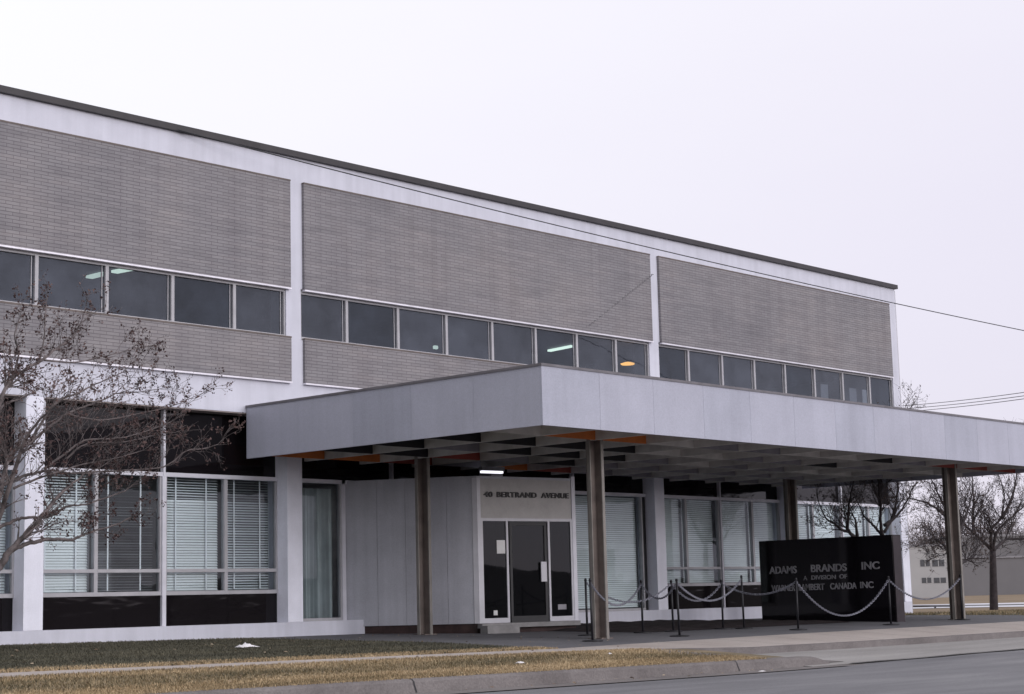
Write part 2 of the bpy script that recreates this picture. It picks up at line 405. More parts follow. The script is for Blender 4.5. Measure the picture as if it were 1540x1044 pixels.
# raised pavement edge and concrete apron in front of the drive
def kp2(x):
    t = gz(x, -9.8)+.004; d = min(max((x-4.6)/1.6, 0), 1)
    b = t - 0.03 - .09*d
    return [(-9.7, t), (-9.83, t), (-9.87, t-.012), (-9.90, b), (-9.90, b-.15)]
kerb('pavement_edge', linspace(4.6, 60, 100), kp2, 'concrete_kerb')
def apz(x, y):
    t = gz(x, -9.8) - .115; e = roadz(x, -12.2)+.012
    s = (y+9.88)/(-12.3+9.88)
    return t + (e-t)*s
def apron_verts(xs, ys): return [c for y in ys for x in xs for c in (x, y, apz(x, y))]
axs, ays = linspace(6.0, 60, 80), linspace(-12.3, -9.88, 6)
sheet('apron', axs, ays, 'concrete_apron', zf=apz)
# short turf wedge between kerb return and pavement edge
mb = MB()
for i in range(8):
    x0, x1 = 4.6+i*.35, 4.6+(i+1)*.35
    def zt(x, y): return max(apz(x, y)+.02, gz(x, y)+.004) if x < 5.6 else apz(x, y)+.006
    for (ya, yb) in ((-12.0, -11.3), (-11.3, -10.6), (-10.6, -9.9)):
        mb.quad((x0, ya, zt(x0, ya)), (x1, ya, zt(x1, ya)), (x1, yb, zt(x1, yb)), (x0, yb, zt(x0, yb)))
tag(mb.build('kerb_return', 'concrete_kerb'), kind='structure')
# open joint between apron and road
mb = MB()
for i in range(60):
    x0, x1 = 7.1+i*.9, 7.1+(i+1)*.9
    a = -12.28+.03*math.sin(i*1.7); b = -12.28+.03*math.sin((i+1)*1.7)
    w0 = .05+.025*math.sin(i*2.3); w1 = .05+.025*math.sin((i+1)*2.3)
    mb.quad((x0, a-w0, apz(x0, -12.3)+.010), (x1, b-w1, apz(x1, -12.3)+.010), (x1, b, apz(x1, -12.3)+.012), (x0, a, apz(x0, -12.3)+.012))
tag(mb.build('road_joint', 'dark_jamb'), kind='structure')
# low planting bed in front of the windows
def bedz(x, y):
    e = min((x-11.0)/.4, (19.0-x)/.5, (y+5.1)/.35, 1); e = max(e, 0)
    return gz(x, y) + .006 + e*(.045+.02*math.sin(x*5.1+y*3.3)*math.sin(y*4.7-x*2.2))
sheet('planting_bed', linspace(11.0, 19.0, 64), linspace(-5.1, 0.3, 44), 'soil_bed', zf=bedz)
# wide ground
mb = MB(); mb.quad((-4000, -4000, -1.05), (4000, -4000, -1.05), (4000, 4000, -1.05), (-4000, 4000, -1.05))
tag(mb.build('ground', 'far_earth'), kind='structure')
def fz(x, y): return float(np.interp(x, [60, 100, 300, 4000], [-.80, -.95, -.95, -.95])) + OFF
sheet('field', [60, 80, 100, 150, 300, 800, 2000, 3900], [-7.9, 0, 20, 60, 200, 800, 3900], 'dry_field', zf=lambda x, y: fz(x, y) - (0.0 if x > 60 else .02))
sheet('rear_ground', linspace(30.9, 60, 12), [0.35, 10, 40, 200, 1000, 3900], 'dry_field', zf=lambda x, y: gz(x, .4))
sheet('parking_lot', linspace(56, 100, 10), linspace(4, 120, 10), 'pale_pavement', zf=lambda x, y: (gz(x, .4) if x < 60 else fz(x, y)) + .02)
sheet('parking_lane', linspace(68, 80, 6), linspace(4, 120, 10), 'asphalt_drive', zf=lambda x, y: fz(x, y)+.03)

# unseen ridge added behind the viewpoint, stand-in for the treeline reflected in the glass
def ridge_z(x, y):
    t = min(1, max(0, (-70-y)/40)); return -.35 + t*(3.6+1.3*math.sin(x*.021+1)+.9*math.sin(x*.057)+.5*math.sin(x*.13+y*.1))
sheet('reflection_ridge', linspace(-400, 500, 120), [-200, -150, -125, -110, -100, -90, -80, -70, -45, -25.0], 'ridge_earth', zf=lambda x, y: ridge_z(x, y) if y < -26 else roadz(x, -25.0))
# grass blades
def blades(name, n, xr, yr, mat, hgt, seed, dens=None, lab=None):
    rs = np.random.RandomState(seed)
    V = []; Fc = []
    k = 0
    while k < n:
        x = rs.uniform(*xr); y = rs.uniform(*yr)
        if dens and rs.rand() > dens(x, y): continue
        b = gz(x, y)
        a = rs.uniform(0, 6.283); h = hgt*rs.uniform(.5, 1.4); w = .006+.006*rs.rand(); l = h*rs.uniform(.2, 1.1)
        dx, dy = math.cos(a), math.sin(a)
        i = len(V)
        V += [(x-dy*w, y+dx*w, b-.004), (x+dy*w, y-dx*w, b-.004), (x+dx*l, y+dy*l, b+h)]
        Fc.append((i, i+1, i+2)); k += 1
    mb = MB(); mb.v = V; mb.f = Fc
    return tag(mb.build(name, mat), lab, 'grass', kind='stuff')
blades('lawn_grass', 60000, (-9, 4.75), (-8.0, -.05), 'blade_green', .026, 1, lambda x, y: 1.0 if y < -5 else .6, 'short dull green winter lawn between the white building base and the pavement')
blades('dry_grass', 16000, (-9.5, 4.9), (-8.05, -7.35), 'blade_tan', .026, 2, lambda x, y: min(1, (-7.3-y)/.5), 'straw coloured grass edging the far side of the pavement')
blades('verge_grass', 52000, (-10.5, 5.3), (-12.0, -9.75), 'blade_mixed', .028, 3, lambda x, y: 1.0 if x < 4.4 else max(0, (5.5-x)), 'olive and straw patchy grass on the verge between pavement and kerb')
blades('kerbside_grass', 42000, (-10.5, 5.2), (-12.02, -11.15), 'blade_tan', .028, 4, lambda x, y: min(1, max(0.05, (-11.1-y)/.45)), 'straw coloured grass along the top of the kerb')
blades('pavement_edge_grass', 9000, (-10.5, 4.9), (-10.2, -9.75), 'blade_tan', .028, 5, lambda x, y: .8, 'straw coloured grass on the road side of the pavement')
blades('far_edge_grass', 14000, (26.0, 46), (-7.9, -.2), 'blade_mixed', .05, 6, None, 'thin brownish grass round the trees right of the canopy')

# wind-blown leaves and crumbs
rs = np.random.RandomState(9); mb = MB()
for i in range(420):
    x = rs.uniform(-9, 8); y = rs.choice([rs.uniform(-8, -.3), rs.uniform(-11.9, -8), rs.uniform(-12.6, -12.2)], p=[.5, .35, .15])
    if y < -9.8 and x > 4.5: continue
    g = (gz(x, y) if y > -12.05 else roadz(x, y)+.014) + rs.uniform(.012, .028); a = rs.uniform(0, 6.28); l = rs.uniform(.015, .04)
    c, q = math.cos(a)*l, math.sin(a)*l
    mb.quad((x-c, y-q, g), (x+q*.6, y-c*.6, g+rs.uniform(0, .02)), (x+c, y+q, g+rs.uniform(0, .015)), (x-q*.6, y+c*.6, g+.004))
tag(mb.build('fallen_leaves', 'leaf_litter'), 'dead leaves and crumbs scattered over the lawn, verge and gutter', 'leaves', kind='stuff')
# ------------------------------------------------------------------ office building
B = 6.1; W = 0.40
KS = range(-3, 6)
XL, XR = -3*B-.2, 5*B+.2
bld = root('office_building', (6.1, 0.0, z(-.55)), 'long two storey white framed office building with pale grey brick panels and window bands', 'building')
GY = 0.356
zb0, zb1 = z(-.72), z(-.285)          # base slab
zs0 = z(3.894); zroof = z(9.37)
fr = MB()
fr.box(XL, XR, 0, .5, zs0, z(5.50))                               # floor band
for k in KS:
    x = k*B
    if k % 2: fr.box(x-W/2, x+W/2, 0, .5, z(5.50), z(6.58))       # upper piers
fr.box(XL, XR, 0, .5, z(6.58), zroof)                             # parapet wall
fr.build('facade_frame', 'white_paint', bld)
MB().box(XL, XR, .006, .9, zb0, zb1).build('base_slab', 'white_paint', bld)
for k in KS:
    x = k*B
    MB().box(x-W/2, x+W/2, 0, .62, zb1, zs0).build('column', 'column_white_lifted', bld, bevel=.006)
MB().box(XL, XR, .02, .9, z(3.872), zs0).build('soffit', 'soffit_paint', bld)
MB().box(XL-.12, XR+.05, -.10, 18.1, zroof, z(9.495)).build('roof_coping', 'coping', bld)
sh = MB()
sh.box(XL, XL+.25, .5, 18, zb0, zroof); sh.box(XR-.25, XR, .5, 18, zb0, zroof); sh.box(XL+.25, XR-.25, 17.75, 18, zb0, zroof)
sh.build('wall', 'white_paint', bld)
MB().box(XR+.004, XR+.24, .12, .42, zb0, z(9.36)).build('corner_trim', 'window_frame', bld)
ins = MB()
ins.box(XL+.25, XR-.25, 6.0, 6.15, z(-.25), z(6.9)); ins.build('inner_wall', 'interior_wall', bld)
ins = MB()
ins.box(XL+.25, XR-.25, .92, 6.0, z(-.45), z(-.30)); ins.box(XL+.25, XR-.25, .52, 6.0, z(4.1), z(4.4)); ins.box(XL+.25, XR-.25, .52, 6.0, z(6.70), z(6.9))
ins.build('floor_slab', 'interior_dark', bld)

# brick panels and metal flashings
for (k0, k1) in ((-3, -1), (-1, 1), (1, 3), (3, 5)):
    x0, x1 = k0*B+.25, k1*B-.12
    if k1 == 5: x1 = 30.22
    for (za, zb) in ((6.56, 8.825), (4.60, 5.51)):
        p = MB().box(x0, x1, -.07, .01, z(za), z(zb)).build('brick_panel', 'pale_brick', bld)
        MB().box(x0-.004, x1+.004, -.092, .004, z(za)-.032, z(za)).build('flashing', 'flashing', p)
        MB().box(x0-.004, x1+.004, -.078, .004, z(zb), z(zb)+.032).build('panel_shadow_line', 'post_web', p)  # dark strip painted in as the shadow line along the panel top

# a stained repair patch and stepped crack line on the middle panel: a run of darker mortar joints
mb = MB()
p0 = sight(983, 413, Y=-.073); p1 = sight(885, 492, Y=-.073)
n = 26
for i in range(n):
    a = i/n; x = p0.x+(p1.x-p0.x)*a; zz = p0.z+(p1.z-p0.z)*a
    if R.random() < .8: mb.box(x-.075, x, -.0725, -.06, zz-.006, zz+.006)
    mb.box(x-.081, x-.073, -.0726, -.06, zz-.05, zz)
mb.build('brick_crack', 'dark_jamb', bld)

# upper windows: four to a bay
wz0, wz1 = z(5.50), z(6.53)
NW = [0]
def upper_window(x0, x1):
    NW[0] += 1
    f = MB()
    m = .036
    f.box(x0, x0+m, .03, .11, wz0+.075, wz1-.05); f.box(x1-m, x1, .03, .11, wz0+.075, wz1-.05)
    f.box(x0, x1, .01, .12, wz0, wz0+.075); f.box(x0, x1, .03, .11, wz1-.05, wz1+.05)
    f.box(x1-m-.062, x1-m-.046, .066, .10, wz0+.075, wz1-.05)
    w = f.build('window', 'window_frame', bld)
    MB().quad((x0+m, .085, wz0+.075), (x1-m, .085, wz0+.075), (x1-m, .085, wz1-.05), (x0+m, .085, wz1-.05)).build('pane', ['glass_upper', 'glass_upper_screen', 'glass_upper', 'glass_upper_clear', 'glass_upper_screen', 'glass_upper_clear', 'glass_upper'][(NW[0]*3) % 7], w)
    return w
for (k0, k1) in ((-3, -1), (-1, 1), (1, 3), (3, 5)):
    xa, xb = k0*B+W/2, k1*B-W/2
    edges = [xa] + [k0*B + B/4*i for i in range(1, 8)] + [xb]
    for a, b in zip(edges, edges[1:]): upper_window(a, b)
# lights seen inside the upper floor
def tube_between(u0, v0, u1, v1, zz, nm, mat, wid):
    a = sight(u0, v0, Z=zz); b = sight(u1, v1, Z=zz)
    d = (b-a); L = d.length; d.normalize(); s = Vector((-d.y, d.x, 0))*wid
    mb = MB()
    for (pa, pb) in ((a, b),):
        q = [pa-s, pb-s, pb+s, pa+s]
        lo = [tuple(p) for p in q]; hi = [(p.x, p.y, p.z+.05) for p in q]
        mb.v += lo+hi
        mb.f += [(3, 2, 1, 0), (4, 5, 6, 7), (0, 1, 5, 4), (1, 2, 6, 5), (2, 3, 7, 6), (3, 0, 4, 7)]
    return mb.build(nm, mat, bld)
tube_between(134, 419, 158, 413, z(6.62), 'ceiling_light', 'tube_light', .08)
tube_between(172, 411, 198, 406, z(6.62), 'ceiling_light', 'tube_light', .08)
tube_between(826, 529, 861, 522, z(6.62), 'ceiling_light', 'tube_light', .06)
p = sight(655, 523, Y=1.6)
lm = MB(); lm.box(p.x-.06, p.x+.06, p.y-.04, p.y+.04, p.z-.035, p.z+.05); lm.build('desk_light', 'tube_light', bld, bevel=.02)
p = sight(944, 547, Y=1.2)
lm = MB(); lm.tube([(p.x, p.y, p.z-.03), (p.x, p.y, p.z), (p.x, p.y, p.z+.04)], [.17, .2, .07], 12); lm.build('pendant_lamp', 'lamp_orange', bld)
for (u, v) in ((1240, 590), (1283, 592), (1302, 594)):
    p = sight(u, v, Y=.42)
    MB().box(p.x-.2, p.x+.2, p.y, p.y+.03, z(5.4), z(6.15)).build('curtain', 'curtain_light', bld)
p = sight(895, 545, Y=1.5)
MB().box(p.x-.35, p.x+.3, p.y, p.y+.5, z(4.4), z(5.85)).box(p.x+.05, p.x+.3, p.y+.1, p.y+.4, z(5.85), z(6.1)).build('cabinet', 'interior_dark', bld)

# ground floor glazing
tz0, tz1 = z(2.575), z(2.655)         # transom bar
sz0, sz1 = z(.30), z(.375)            # sill bar
rz0, rz1 = z(.735), z(.80)            # lower rail
def blind_mb(x0, x1, za, zb, tilt, y=.52, pitch=.052, top=0):
    mb = MB(); d = .026; zz = za+.03
    while zz < zb:
        t = (tilt*.5 if top and zz > zb-top+R.uniform(-.02, .02) else tilt) + R.uniform(-.06, .06); c, s = math.cos(t)*d, math.sin(t)*d
        dz = R.uniform(-.002, .002)
        mb.quad((x0, y-c, zz-s+dz), (x1, y-c, zz-s-dz), (x1, y+c, zz+s-dz), (x0, y+c, zz+s+dz)); zz += pitch
    return mb
def lower_window(x0, x1, tilt, mat='slat', full=False, blind=True, ntape=2, tall_mull=False):
    f = MB(); m = .04; b0 = zb1 if full else sz0
    f.box(x0, x0+m, GY-.04, GY+.06, b0+.06, tz0); f.box(x1-m, x1, GY-.04, GY+.06, b0+.06, tz0)
    f.box(x0, x1, GY-.05, GY+.07, b0, b0+.06 if full else sz1)
    if not full: f.box(x0+m, x1-m, GY-.045, GY+.06, rz0, rz1)
    w = f.build('window', 'window_frame', bld)
    g = GY+.012
    if full:
        MB().quad((x0+m, g, b0+.06), (x1-m, g, b0+.06), (x1-m, g, tz0), (x0+m, g, tz0)).build('pane', 'glass_lower', w)
    else:
        MB().quad((x0+m, g, rz1), (x1-m, g, rz1), (x1-m, g, tz0), (x0+m, g, tz0)).build('pane', 'glass_lower', w)
        MB().quad((x0+m, g, sz1), (x1-m, g, sz1), (x1-m, g, rz0), (x0+m, g, rz0)).build('pane', 'glass_lower', w)
    if blind:
        bl = blind_mb(x0+m+.02, x1-m-.02, b0+.08, tz0-.02, tilt, top=(R.choice([.42, .46, .44]) if ntape else 0)).build('blind', mat, w)
        if ntape:
            t = MB()
            for i in range(ntape):
                xx = x0 + (x1-x0)*(i+.5)/ntape
                t.box(xx-.016, xx+.016, .478, .482, b0+.1, tz0)
            t.build('blind_tape', 'tape', w)
    return w
TR = MB()
def mullion(x, z0, z1, w=.055, y0=None, mat='white_frame', nm='mullion'):
    y0 = GY-.075 if y0 is None else y0
    return MB().box(x-w/2, x+w/2, y0, GY+.1, z0, z1).build(nm, mat, bld)
def spandrels(x0, x1, top=True, low=True):
    if top: MB().box(x0, x1, GY+.02, GY+.10, tz1, z(3.872)).build('spandrel_panel', 'spandrel_glass', bld)
    if low: MB().box(x0, x1, GY-.01, GY+.10, zb1, sz0).build('spandrel_panel', 'spandrel_glass', bld)
tilts = {(-1, 3): (.9, 'slat'), (0, 0): (1.0, 'slat_bright'), (0, 1): (.12, 'slat'), (0, 2): (.95, 'slat_bright'), (0, 3): (.62, 'slat')}
for k in range(-3, 5):
    xa, xb = k*B+W/2, (k+1)*B-W/2; xm = (k+.5)*B
    if k == 1:      # curtained bay left of the entrance box
        lower_window(xa, 7.66, 0, full=True, blind=False)
        MB().box(7.66, 7.76, GY-.06, GY+.10, zb1, tz1).build('mullion', 'white_frame', bld)
        MB().box(xa, xb, GY-.06, GY+.09, tz0, tz1).build('transom_bar', 'white_frame', bld)
        MB().box(7.76, xb, GY-.02, GY+.10, zb1, tz0).build('wall_panel', 'alu_panel', bld)
        spandrels(xa, xb, low=False)
        mullion(xm, tz1, z(3.872))
        cu = MB(); n = 90; prev = None
        for i in range(n+1):
            x = xa+.05+(1.22)*i/n; y = .54+.065*math.sin(i*.50)+.02*math.sin(i*1.27+1)
            if prev: cu.quad((prev[0], prev[1], zb1+.06), (x, y, zb1+.06), (x, y, tz0-.10), (prev[0], prev[1], tz0-.10))
            prev = (x, y)
        cu.build('curtain', 'curtain_cloth', bld, smooth=True)
        continue
    MB().box(xa, xb, GY-.06, GY+.09, tz0, tz1).build('transom_bar', 'white_frame', bld)
    if k == 2:      # tall single panes right of the entrance box
        MB().box(xa, xm-.03, GY-.02, GY+.10, zb1, tz0).build('wall_panel', 'alu_panel', bld)
        lower_window(xm+.03, xb-.13, 1.0, 'slat_bright', full=True, ntape=0)
        MB().box(xb-.13, xb, GY-.03, GY+.10, zb1, tz0).build('jamb', 'dark_jamb', bld)
        spandrels(xa, xb, low=False)
        mullion(xm, tz1, z(3.872)); mullion(xm, zb1, tz0)
        continue
    spandrels(xa, xb)
    mullion(xm, zb1, tz0, .09 if k < 2 else .06); mullion(xm, tz0+.001, z(3.872), .05)
    e = [xa, k*B+B/4, xm-.045, xm+.045, k*B+B*.75, xb]
    q = [(e[0], e[1]), (e[1], e[2]), (e[3], e[4]), (e[4], e[5])]
    for i, (a, b) in enumerate(q):
        t, mm = tilts.get((k, i), (R.choice([1.02, .95, 1.08]), 'slat_bright'))
        lower_window(a, b, t, mm, ntape=2 if k < 2 else 0)
# things seen dimly inside the half open window
MB().box(2.0, 2.25, 1.6, 1.9, z(-.3), z(1.9)).build('cabinet', 'interior_wall', bld)
MB().box(2.5, 2.9, 1.8, 2.2, z(-.3), z(1.2)).build('cabinet', 'interior_wall', bld)

# ------------------------------------------------------------------ canopy
CX0, CX1, CY0, CY1 = 4.83, 24.95, -7.90, -0.012
CZ0, CZ1 = z(2.97), z(4.02)
can = root('entrance_canopy', (14.9, -6.3, z(-.7)), 'broad flat pale grey canopy on steel posts covering the entrance', 'canopy')
NX = 13; px = (CX1-CX0)/NX
ys = [-7.90, -6.5, -5.0, -3.5, -2.05, -.62, -.012]
def fp(mb, i): mb.build('fascia_panel', 'canopy_panel' if (i*7) % 3 else 'canopy_panel_dull', can)
for i in range(NX):
    a, b = CX0+px*i, CX0+px*(i+1)
    fp(MB().box(a+(.0024 if i else 0), b-.0024, CY0, CY0+.05, CZ0, CZ1-.03), i)
NYP = 5; py = (CY1-(CY0+.05))/NYP
for i in range(NYP):
    a, b = CY0+.05+py*i, CY0+.05+py*(i+1)
    fp(MB().box(CX0+.002, CX0+.05, a+.001, b-.002, CZ0, CZ1-.03), i+1)
    fp(MB().box(CX1-.05, CX1-.002, a+.003, b-.004, CZ0, CZ1-.03), i)
MB().box(CX0-.02, CX1+.02, CY0-.02, CY0+.2, CZ1-.03, CZ1+.015)\
    .box(CX0-.02, CX0+.2, CY0+.2, CY1, CZ1-.03, CZ1+.015).box(CX1-.2, CX1+.02, CY0+.2, CY1, CZ1-.03, CZ1+.015).build('edge_trim', 'edge_metal', can)
MB().box(CX0+.05, CX1-.05, CY0+.05, CY1, CZ0+.42, CZ1-.05).build('roof_deck', 'canopy_deck', can)
# egg-crate soffit: pale beams one way, coloured baffles the other
for i in range(1, NX):
    x = CX0+px*i
    MB().box(x-.03, x+.03, CY0+.05, CY1, CZ0+.008, CZ0+.42).build('soffit_beam', 'coffer_pale', can)
black = {(1, 0), (1, 1), (1, 2), (1, 3), (2, 0), (2, 2), (2, 3), (2, 4), (3, 0), (3, 1), (3, 4), (1, 8), (0, 8)}
orange = {(0, 1), (0, 2), (4, 4), (4, 0), (4, 1)}
red = {(0, 10), (0, 11), (0, 12), (4, 2), (4, 5), (3, 2)}
for j, y in enumerate(ys[1:-1]):
    for i in range(NX):
        a = CX0+px*i+(.03 if i else .05); b = CX0+px*(i+1)-(.03 if i < NX-1 else .05)
        m = 'baffle_orange' if (j, i) in orange else 'baffle_red' if (j, i) in red else 'baffle_black' if (j, i) in black else ('coffer_pale' if (i*5+j*3) % 7 < 3 and j < 3 else 'baffle_grey')
        MB().box(a, b, y-.02, y+.02, CZ0+.012, CZ0+.415).build('soffit_baffle', m, can)
for (x, y) in ((8.06, -1.73), (8.06, -6.35), (21.72, -1.70), (21.72, -6.35)):
    g = gz(x, y)-.05
    s = MB(); a_ = .165; t = .026
    # four angles back to back: a cruciform section with thickened tips
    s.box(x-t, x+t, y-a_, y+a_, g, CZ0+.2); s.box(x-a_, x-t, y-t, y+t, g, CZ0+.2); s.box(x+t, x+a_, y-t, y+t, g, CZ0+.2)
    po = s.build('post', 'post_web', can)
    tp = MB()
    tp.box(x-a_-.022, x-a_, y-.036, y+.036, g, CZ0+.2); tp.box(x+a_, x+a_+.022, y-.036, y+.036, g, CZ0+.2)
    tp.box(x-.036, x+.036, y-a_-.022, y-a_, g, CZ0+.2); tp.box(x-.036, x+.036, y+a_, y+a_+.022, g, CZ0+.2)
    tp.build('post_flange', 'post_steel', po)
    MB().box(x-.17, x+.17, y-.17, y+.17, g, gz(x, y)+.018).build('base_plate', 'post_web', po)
a = sight(724, 710, Z=z(2.86)); b = sight(755, 711, Z=z(2.86))
d = (b-a).normalized(); ang = math.atan2(d.y, d.x)
T = Matrix.Translation((a.x, a.y, a.z)) @ Matrix.Rotation(ang, 4, 'Z')
L = (b-a).length
lf = MB().box(-.03, L+.03, -.06, .06, .03, .12, T).build('light_housing', 'alu_frame', can)
MB().box(0, L, -.045, .045, -.02, .03, T).build('light_tube', 'canopy_tube', lf)

# ------------------------------------------------------------------ entrance vestibule
A = Vector((9.22, -2.16, 0)); C2 = Vector((11.80, -2.64, 0)); P0 = Vector((7.78, .33, 0))
ves = root('entrance_vestibule', (A.x, A.y, z(-.5)), 'boxy grey metal clad entrance vestibule with glazed doors under the canopy', 'entrance')
dF = (C2-A); LF = dF.length; TF = Matrix.Translation((A.x, A.y, 0)) @ Matrix.Rotation(math.atan2(dF.y, dF.x), 4, 'Z')
dL = (A-P0); LL = dL.length; TL = Matrix.Translation((P0.x, P0.y, 0)) @ Matrix.Rotation(math.atan2(dL.y, dL.x), 4, 'Z')
vt, vb = z(2.61), z(-.42)
# in these frames local x runs along the wall, local -y points outwards
cuts = [0, .70, 1.32, 2.22, LL-.10]
for i in range(4):
    MB().box(cuts[i]+(.004 if i else 0), cuts[i+1]-.004, 0, .05, vb, vt-.02, TL).build('wall_panel', 'alu_panel', ves)
MB().box(LL-.10, LL, -.006, .07, vb, vt-.01, TL).build('corner_trim', 'alu_frame', ves)
MB().box(.0, LL, .012, .03, vb, vt-.03, TL).build('wall_lining', 'window_frame', ves)
pl = MB(); pl.box(.05, LL-.05, .03, .2, z(-.75), vb, TL); pl.box(.05, LF-.02, .03, .2, z(-.75), z(-.52), TF); pl.build('plinth', 'plinth_brick', ves)
MB().box(.0, LF, -.10, .5, z(-.52), z(-.425), TF).build('sill_step', 'step_concrete', ves)
MB().box(-.05, .78, -.35, -.10, z(-.66), z(-.47), TF).build('step', 'step_concrete', ves)
hz0 = z(1.73)
MB().box(.09, LF-.09, 0, .05, hz0+.03, vt-.02, TF).build('header_panel', 'header_panel', ves)
MB().box(.0, .09, -.01, .06, vb, vt-.01, TF).build('corner_trim', 'alu_frame', ves)
MB().box(LF-.08, LF+.02, -.015, .06, vb, vt+.07, TF).build('corner_trim', 'white_frame', ves)
MB().box(.09, LF-.08, -.008, .06, hz0-.03, hz0+.03, TF).build('door_head', 'alu_frame', ves)
# side glazing
def sidelight(t0, t1):
    f = MB()
    f.box(t0, t0+.05, -.004, .06, vb, hz0-.03, TF); f.box(t1-.05, t1, -.004, .06, vb, hz0-.03, TF); f.box(t0+.05, t1-.05, -.004, .06, vb, vb+.10, TF)
    w = f.build('side_window', 'alu_frame', ves)
    g = MB(); g.box(t0+.05, t1-.05, .02, .03, vb+.10, hz0-.03, TF); g.build('pane', 'glass_door', w)
    return w
w1 = sidelight(.09, .80); w2 = sidelight(1.87, LF-.08)
n1 = MB(); n1.box(.50, .72, .005, .012, z(1.02), z(1.30), TF); n1.build('notice', 'notice', w1)
n2 = MB(); n2.box(.38, .48, .005, .012, z(-.26), z(-.16), TF); n2.build('sticker', 'notice', w1)
n3 = MB(); n3.box(2.10, 2.33, .005, .012, z(-.18), z(-.07), TF); n3.build('sticker', 'baffle_grey', w2)
dr = MB()
dr.box(.84, .90, .0, .05, vb, hz0-.04, TF); dr.box(1.77, 1.83, .0, .05, vb, hz0-.04, TF); dr.box(.90, 1.77, .0, .05, hz0-.12, hz0-.04, TF); dr.box(.90, 1.77, .0, .05, vb, vb+.13, TF)
door = dr.build('door', 'dark_jamb', ves)
MB().box(.90, 1.77, .02, .03, vb+.13, hz0-.12, TF).build('pane', 'glass_door', door)
hp = MB(); hp.box(1.64, 1.79, -.035, -.012, z(.42), z(.84), TF); hp.box(1.70, 1.74, -.012, .0, z(.48), z(.52), TF); hp.box(1.70, 1.74, -.012, .0, z(.74), z(.78), TF)
hp.build('door_handle', 'alu_frame', door)
rf = MB()
def vp(v, zz): return (v.x, v.y, zz)
E2 = Vector((12.0, .30, 0))
ring = [P0, A, C2, E2]
b0 = len(rf.v)
for zz in (vt-.02, vt+.03):
    for q in ring: rf.v.append(vp(q, zz))
rf.f += [(3, 2, 1, 0), (4, 5, 6, 7)] + [(i, (i+1) % 4, 4+(i+1) % 4, 4+i) for i in range(4)]
rf.build('vestibule_roof', 'alu_panel', ves)
MB().box(C2.x-.02, C2.x+.04, C2.y+.1, .3, vb, vt-.02).build('side_wall', 'alu_panel', ves)
MB().quad((P0.x+.3, .2, z(-.40)), (A.x+.1, A.y+.12, z(-.40)), (C2.x-.1, C2.y+.12, z(-.40)), (11.8, .2, z(-.40))).build('vestibule_floor', 'interior_dark', ves)
MB().box(9.0, 12.0, -.3, -.2, z(-.40), vt-.05).build('inner_wall', 'interior_dark', ves)

def lettering(txt, name, mat, parent, T, x, y, width, height, depth=.02, bold=.0, track=1.0):
    """letters built from the built-in font, turned into a mesh, scaled to width/height in the frame T (x right, y up)."""
    cu = bpy.data.curves.new(name, 'FONT'); cu.body = txt; cu.size = 1; cu.extrude = .02; cu.offset = bold; cu.space_character = track
    o = bpy.data.objects.new(name, cu); COL.objects.link(o)
    dg = bpy.context.evaluated_depsgraph_get(); me = bpy.data.meshes.new_from_object(o.evaluated_get(dg))
    bpy.data.objects.remove(o)
    co = np.array([v.co[:] for v in me.vertices]); mn, mx = co.min(0), co.max(0)
    sx, sy = width/(mx[0]-mn[0]), height/(mx[1]-mn[1])
    for v in me.vertices:
        q = T @ Vector((x+(v.co.x-mn[0])*sx, y+(v.co.y-mn[1])*sy, (v.co.z-mn[2])/(mx[2]-mn[2]+1e-9)*depth))
        v.co = q
    me.materials.clear(); me.materials.append(MAT[mat])
    ob = bpy.data.objects.new(name, me); COL.objects.link(ob)
    ob.parent = parent; ob.location = tuple(-c for c in parent_world(parent))
    return ob
TX = TF @ Matrix.Translation((0, 0, 0)) @ Matrix.Rotation(math.pi/2, 4, 'X')
ly = z(2.20)
def u2t(u): return (u-716)/146*LF
for txt, ua, ub in (('40', 726, 738.5), ('BERTRAND', 745, 804), ('AVENUE', 811, 853)):
    lettering(txt, 'lettering', 'black_letters', ves, TX, u2t(ua), ly, u2t(ub)-u2t(ua), .115, .03, .024, 1.1)

# ------------------------------------------------------------------ black sign
SX, SY0, SY1 = 19.55, -2.12, -5.92
sg = root('monument_sign', (SX+.2, (SY0+SY1)/2, gz(SX, -4)), 'big black slab sign with white company lettering under the canopy', 'sign')
MB().box(SX, SX+.40, SY1, SY0, gz(SX, -4)-.1, z(1.36)).build('sign_slab', 'sign_black', sg, bevel=.01)
MB().box(SX+.02, SX+.38, SY1-.012, SY1, gz(SX, -5.9)-.1, z(1.35)).build('sign_end', 'sign_edge', sg)
TS = Matrix(((0, 0, -1, SX), (-1, 0, 0, SY0), (0, 1, 0, 0), (0, 0, 0, 1)))
def us(u): return (u-1157)/181*3.8
for txt, ua, ub, zz, h, bo in (('ADAMS', 1171, 1209, .53, .185, .018), ('BRANDS', 1229, 1277, .54, .185, .022), ('INC', 1297, 1320, .56, .185, .022),
                               ('A', 1218, 1223, .355, .10, .01), ('DIVISION', 1229, 1262, .358, .105, .012), ('OF', 1267, 1277, .365, .105, .012),
                               ('WARNER', 1173, 1206, .10, .155, .014), ('LAMBERT', 1211, 1246, .105, .155, .014), ('CANADA', 1254, 1289, .11, .155, .016), ('INC', 1294, 1311, .12, .155, .016)):
    lettering(txt, 'lettering', 'sign_letters', sg, TS, us(ua), z(zz), us(ub)-us(ua), h, .02, bo)

